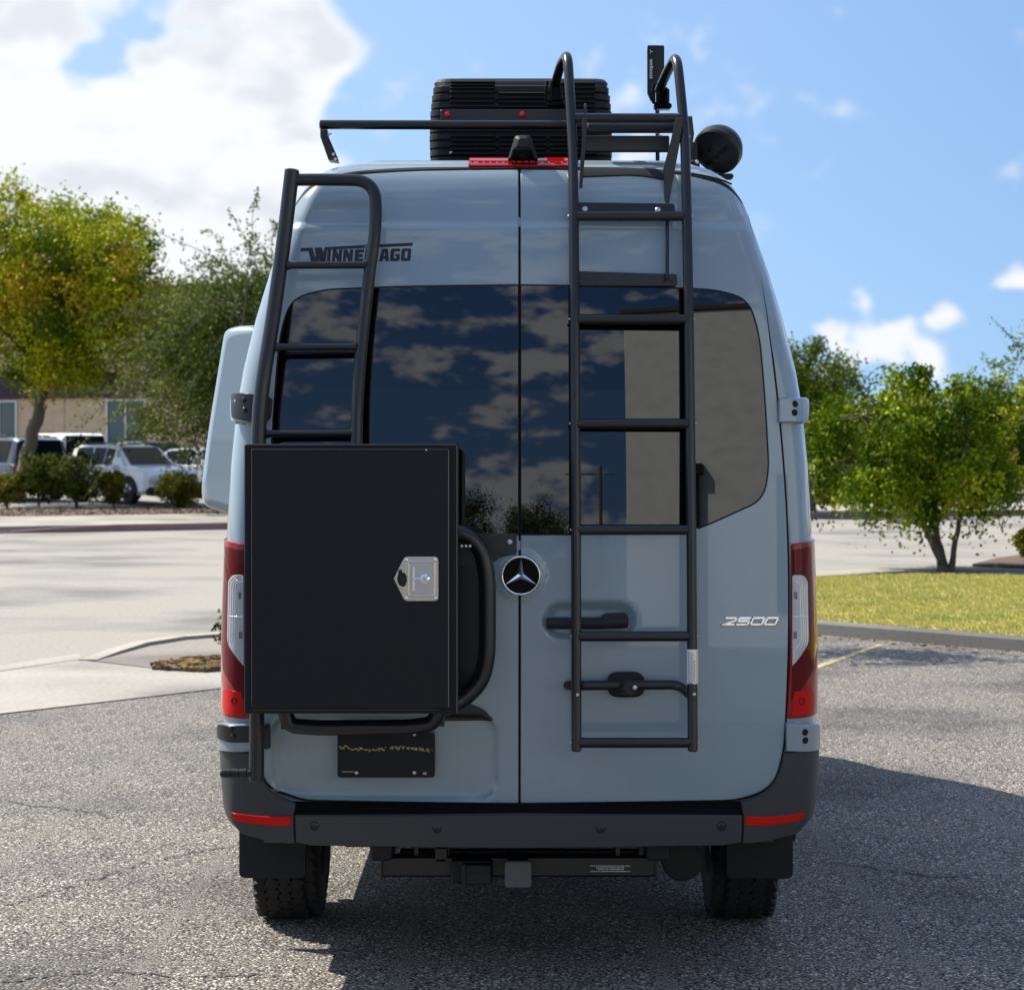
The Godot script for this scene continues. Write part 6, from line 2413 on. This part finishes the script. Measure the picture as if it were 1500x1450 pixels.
# ------------------------------------------------------------------ everything else beyond the van
func build_plants() -> void:
	var G := [Color(0.09, 0.14, 0.008), Color(0.22, 0.285, 0.012), Color(0.33, 0.385, 0.016), Color(0.41, 0.43, 0.018), Color(0.48, 0.47, 0.022), Color(0.46, 0.33, 0.022)]
	var b := at(22, 741, -58.0)
	b.y = 0.1
	tree("oak_tree", "rounded yellowing tree with a forked grey trunk in front of the beige building", b, {"seed": 4, "centre": at(80, 436, -58.0), "radii": Vector3(3.5, 2.95, 3.2), "fork": 2.7, "stems": 1, "trunk": 0.23, "clumps": 420, "limbs": 24, "clump": 0.50, "leaves": 170, "leaf": 0.13, "colours": G, "hang": 0.2, "lumpy": 0.2, "shell": 0.42, "flat_bottom": 0.12, "sprays": 0.12, "spray": 0.6})
	var D := [Color(0.04, 0.068, 0.012), Color(0.08, 0.115, 0.018), Color(0.125, 0.16, 0.026), Color(0.22, 0.245, 0.044)]
	b = at(455, 760, -49.0)
	b.y = 0.1
	tree("feathery_tree", "grey-green feathery tree with long trailing branches beside the van's left flank", b, {"seed": 9, "wisps": 30, "wisp": 4.2, "centre": at(400, 535, -49.0), "radii": Vector3(3.2, 2.35, 2.9), "fork": 2.2, "stems": 2, "spread": 0.4, "trunk": 0.17, "clumps": 820, "limbs": 30, "clump": 0.46, "leaves": 120, "leaf": 0.095, "colours": D, "hang": 0.35, "lumpy": 0.34, "shell": 0.42, "sprays": 0.6, "spray": 1.9, "droop": 0.5})
	var C := [Color(0.025, 0.055, 0.004), Color(0.08, 0.14, 0.007), Color(0.20, 0.27, 0.013), Color(0.45, 0.48, 0.036)]
	b = on_ground(1388, 838)
	b.y = 0.05
	tree("crape_myrtle", "small multi-stemmed bright green tree standing on the lawn's far edge", b, {"seed": 15, "centre": at(1362, 648, -25.4), "radii": Vector3(1.78, 1.0, 1.6), "fork": 0.95, "stems": 4, "leans": [Vector3(-0.38, 0.08, 0.1), Vector3(0.02, 0.12, -0.15), Vector3(0.32, 0.1, 0.1), Vector3(-0.1, 0, -0.25)], "trunk": 0.058, "clumps": 340, "limbs": 26, "clump": 0.24, "stretch": Vector3(0.75, 1.45, 0.75), "leaves": 170, "leaf": 0.072, "colours": C, "hang": 0.8, "lumpy": 0.25, "shell": 0.45, "flat_bottom": 0.12, "sprays": 0.16, "spray": 0.5, "droop": 0.9})
	b = at(1190, 760, -50.0)
	b.y = 0.1
	var DG := [Color(0.035, 0.058, 0.012), Color(0.06, 0.092, 0.016), Color(0.10, 0.13, 0.02)]
	tree("dark_tree", "dark green tree beyond the street, just right of the van", b, {"seed": 22, "centre": at(1158, 585, -50.0), "radii": Vector3(1.7, 1.4, 1.5), "fork": 1.3, "stems": 2, "spread": 0.2, "trunk": 0.09, "clumps": 260, "limbs": 12, "clump": 0.34, "leaves": 120, "leaf": 0.10, "colours": [Color(0.05, 0.085, 0.01), Color(0.10, 0.15, 0.014), Color(0.18, 0.23, 0.02)], "hang": 0.2, "lumpy": 0.3, "sprays": 0.3, "spray": 0.5})
	b = at(1560, 790, -34.0)
	b.y = 0.05
	tree("airy_tree", "thin airy tree at the right edge, behind the small bright tree", b, {"seed": 31, "centre": at(1545, 615, -34.0), "radii": Vector3(1.35, 1.6, 1.3), "fork": 1.2, "stems": 2, "spread": 0.25, "trunk": 0.07, "clumps": 120, "limbs": 12, "clump": 0.28, "leaves": 60, "leaf": 0.075, "colours": C, "hang": 0.3, "lumpy": 0.4, "sprays": 0.5, "spray": 0.7, "droop": 0.1})
	tree("young_tree", "young tree hidden in front of the van, casting dappled shade on the asphalt", Vector3(1.0, 0, -13.7), {"seed": 37, "centre": Vector3(1.1, 3.0, -13.6), "radii": Vector3(0.85, 0.8, 0.85), "fork": 1.7, "stems": 1, "trunk": 0.05, "clumps": 60, "limbs": 10, "clump": 0.25, "leaves": 40, "leaf": 0.09, "colours": C, "hang": 0.2, "lumpy": 0.3})
	# behind the viewer, mirrored in the glass
	for q in [[-9.0, 58.0, 6.0, 41], [1.2, 66.0, 4.6, 42], [-3.6, 62.0, 5.2, 43]]:
		tree("mirrored_tree", ["", "tall", "low", "middling"][[0, 6.0, 4.6, 5.2].find(q[2])] + " tree behind the viewer, dark in the van's window reflection", Vector3(q[0], 0, q[1]), {"seed": q[3], "centre": Vector3(q[0], q[2] * 0.66, q[1]), "radii": Vector3(q[2] * 0.45, q[2] * 0.34, q[2] * 0.45), "fork": q[2] * 0.3, "trunk": 0.16, "clumps": 110, "limbs": 8, "clump": 0.6, "leaves": 90, "leaf": 0.15, "colours": DG, "hang": 0.2})
	# shrubs in the bed
	var S := [Color(0.035, 0.055, 0.010), Color(0.07, 0.095, 0.014), Color(0.13, 0.14, 0.018)]
	var Y := [Color(0.08, 0.10, 0.015), Color(0.16, 0.165, 0.02), Color(0.25, 0.22, 0.03)]
	var put_bush := func(px: float, py_top: float, py_base: float, wpx: float, zz: float, cols: Array, sd: int, label: String, group: String) -> void:
		var p := at(px, py_base, zz)
		var s := (EYE.z - zz) / F
		var hgt := (py_base - py_top) * s
		p.y = maxf(p.y, 0.08)
		bush("shrub", label, p, Vector3(wpx * s, hgt, wpx * s), cols, 0.075, 70, 90, sd, group)
	var gr := "shrubs in the mulch bed in front of the parked cars"
	put_bush.call(56, 660, 737, 62, -53.0, S, 61, "dark clipped shrub at the foot of the yellowing tree", gr)
	put_bush.call(112, 664, 740, 76, -53.0, S, 62, "widest dark clipped shrub, in front of the white car's rear door", gr)
	put_bush.call(166, 688, 739, 34, -53.4, Y, 63, "thin light shrub below the white car's mirror", gr)
	put_bush.call(262, 690, 742, 62, -53.0, Y, 64, "yellow-green shrub in front of the white car's nose", gr)
	put_bush.call(10, 692, 741, 52, -53.0, Y, 65, "low loose shrub at the left edge of the bed", gr)
	var gr2 := "shrubs along the far pavement on the right"
	put_bush.call(1210, 692, 745, 50, -56.0, Y, 66, "yellow shrub right beside the van's right flank", gr2)
	put_bush.call(1262, 702, 744, 56, -57.5, Y, 67, "orange-tinged shrub left of the myrtle's stems", gr2)
	put_bush.call(1312, 712, 746, 60, -58.5, S, 68, "low dark shrub seen just left of the myrtle's stems", gr2)
	put_bush.call(1440, 708, 748, 80, -61.0, S, 69, "wide shrub seen right of the myrtle's stems", gr2)
	put_bush.call(1514, 788, 836, 44, -27.0, Y, 70, "small golden shrub on the bank of soil at the right edge", "")
	bush("flowering_shrub", "small shrub with red flowers beside the van's left tail light", Vector3(-2.28, 0.03, -11.6), Vector3(0.42, 0.46, 0.4), [Color(0.04, 0.06, 0.014), Color(0.08, 0.11, 0.02), Color(0.12, 0.14, 0.03)], 0.05, 40, 26, 71)


func build_cars() -> void:
	var gr := "cars parked beyond the mulch bed"
	var o := suv(4.5, 1.86, 1.62)
	o.dark_rims = true
	var spot := func(px: float, d: float) -> Vector3: return Vector3(EYE.x + (px - 750.0) * d / F, maxf(0.0, (d - 58.0) * 0.0135), EYE.z - d)
	car("parked_car", "white off-road car with dark wheel arches, nose to the right behind the shrubs", spot.call(193, 66.5), -0.88, M.white_car, o, gr)
	o = suv(5.2, 2.0, 1.86)
	car("parked_car", "tall white car with a dark rear window, behind the other white one", spot.call(78, 75.0), PI - 0.85 - 0.12, M.white_car, o, gr)
	o = suv(4.8, 1.95, 1.80)
	car("parked_car", "dark blue car behind the forked trunk at the left edge", spot.call(8, 69.0), PI - 0.9, M.navy_car, o, gr)
	o = sedan(4.8, 1.85, 1.62)
	car("parked_car", "low black car behind the white off-road car", spot.call(222, 74.0), -0.7, M.black_car, o, gr)
	o = sedan(4.6, 1.82, 1.46)
	car("parked_car", "silver car half hidden by the bulge on the van's flank", spot.call(300, 71.5), -0.75, M.silver_car, o, gr)
	var gr2 := "cars parked beyond the street on the right"
	o = suv(4.6, 1.9, 1.70)
	car("parked_car", "white car beyond the street, seen under the myrtle's left branches", spot.call(1258, 74.0), -2.3, M.white_car, o, gr2)
	o = sedan(4.7, 1.85, 1.48)
	car("parked_car", "silver car beyond the street, seen between the myrtle's stems", spot.call(1345, 76.0), -2.3, M.silver_car, o, gr2)
	o = sedan(4.7, 1.85, 1.48)
	car("parked_car", "dark red car beyond the street at the right edge", spot.call(1480, 76.0), -2.3, M.red_car, o, gr2)


# ------------------------------------------------------------------ the scene
func _ready() -> void:
	var cam := Camera3D.new()
	cam.name = "camera"
	cam.projection = Camera3D.PROJECTION_FRUSTUM
	var lens := CameraAttributesPhysical.new()
	lens.frustum_near = 0.1
	lens.frustum_far = 3000.0
	lens.frustum_focal_length = 83.0
	lens.frustum_focus_distance = 8.2
	lens.exposure_aperture = 8.0
	cam.attributes = lens
	cam.keep_aspect = Camera3D.KEEP_HEIGHT
	cam.near = 0.1
	cam.far = 3000.0
	cam.size = 2.0 * 0.1 * 725.0 / F
	cam.frustum_offset = Vector2(0, -80.0 / F * 0.1)
	cam.position = EYE
	add_child(cam)
	cam.current = true

	var sun := DirectionalLight3D.new()
	sun.name = "sun"
	sun.light_energy = 1.6
	sun.light_color = Color(1.0, 0.968, 0.92)
	sun.light_angular_distance = 0.5
	sun.shadow_enabled = true
	add_child(sun)
	sun.look_at_from_position(SUNWARD.normalized() * 50.0, Vector3.ZERO)

	var env := Environment.new()
	env.background_mode = Environment.BG_SKY
	env.sky = Sky.new()
	env.sky.sky_material = make_sky()
	env.tonemap_mode = Environment.TONE_MAPPER_LINEAR
	env.tonemap_exposure = 1.65
	env.sdfgi_enabled = true
	env.ssao_enabled = true
	env.ssil_enabled = true
	var we := WorldEnvironment.new()
	we.name = "world"
	we.environment = env
	add_child(we)

	make_materials()
	build_ground()
	build_buildings()
	build_van()
	build_cars()
	build_plants()
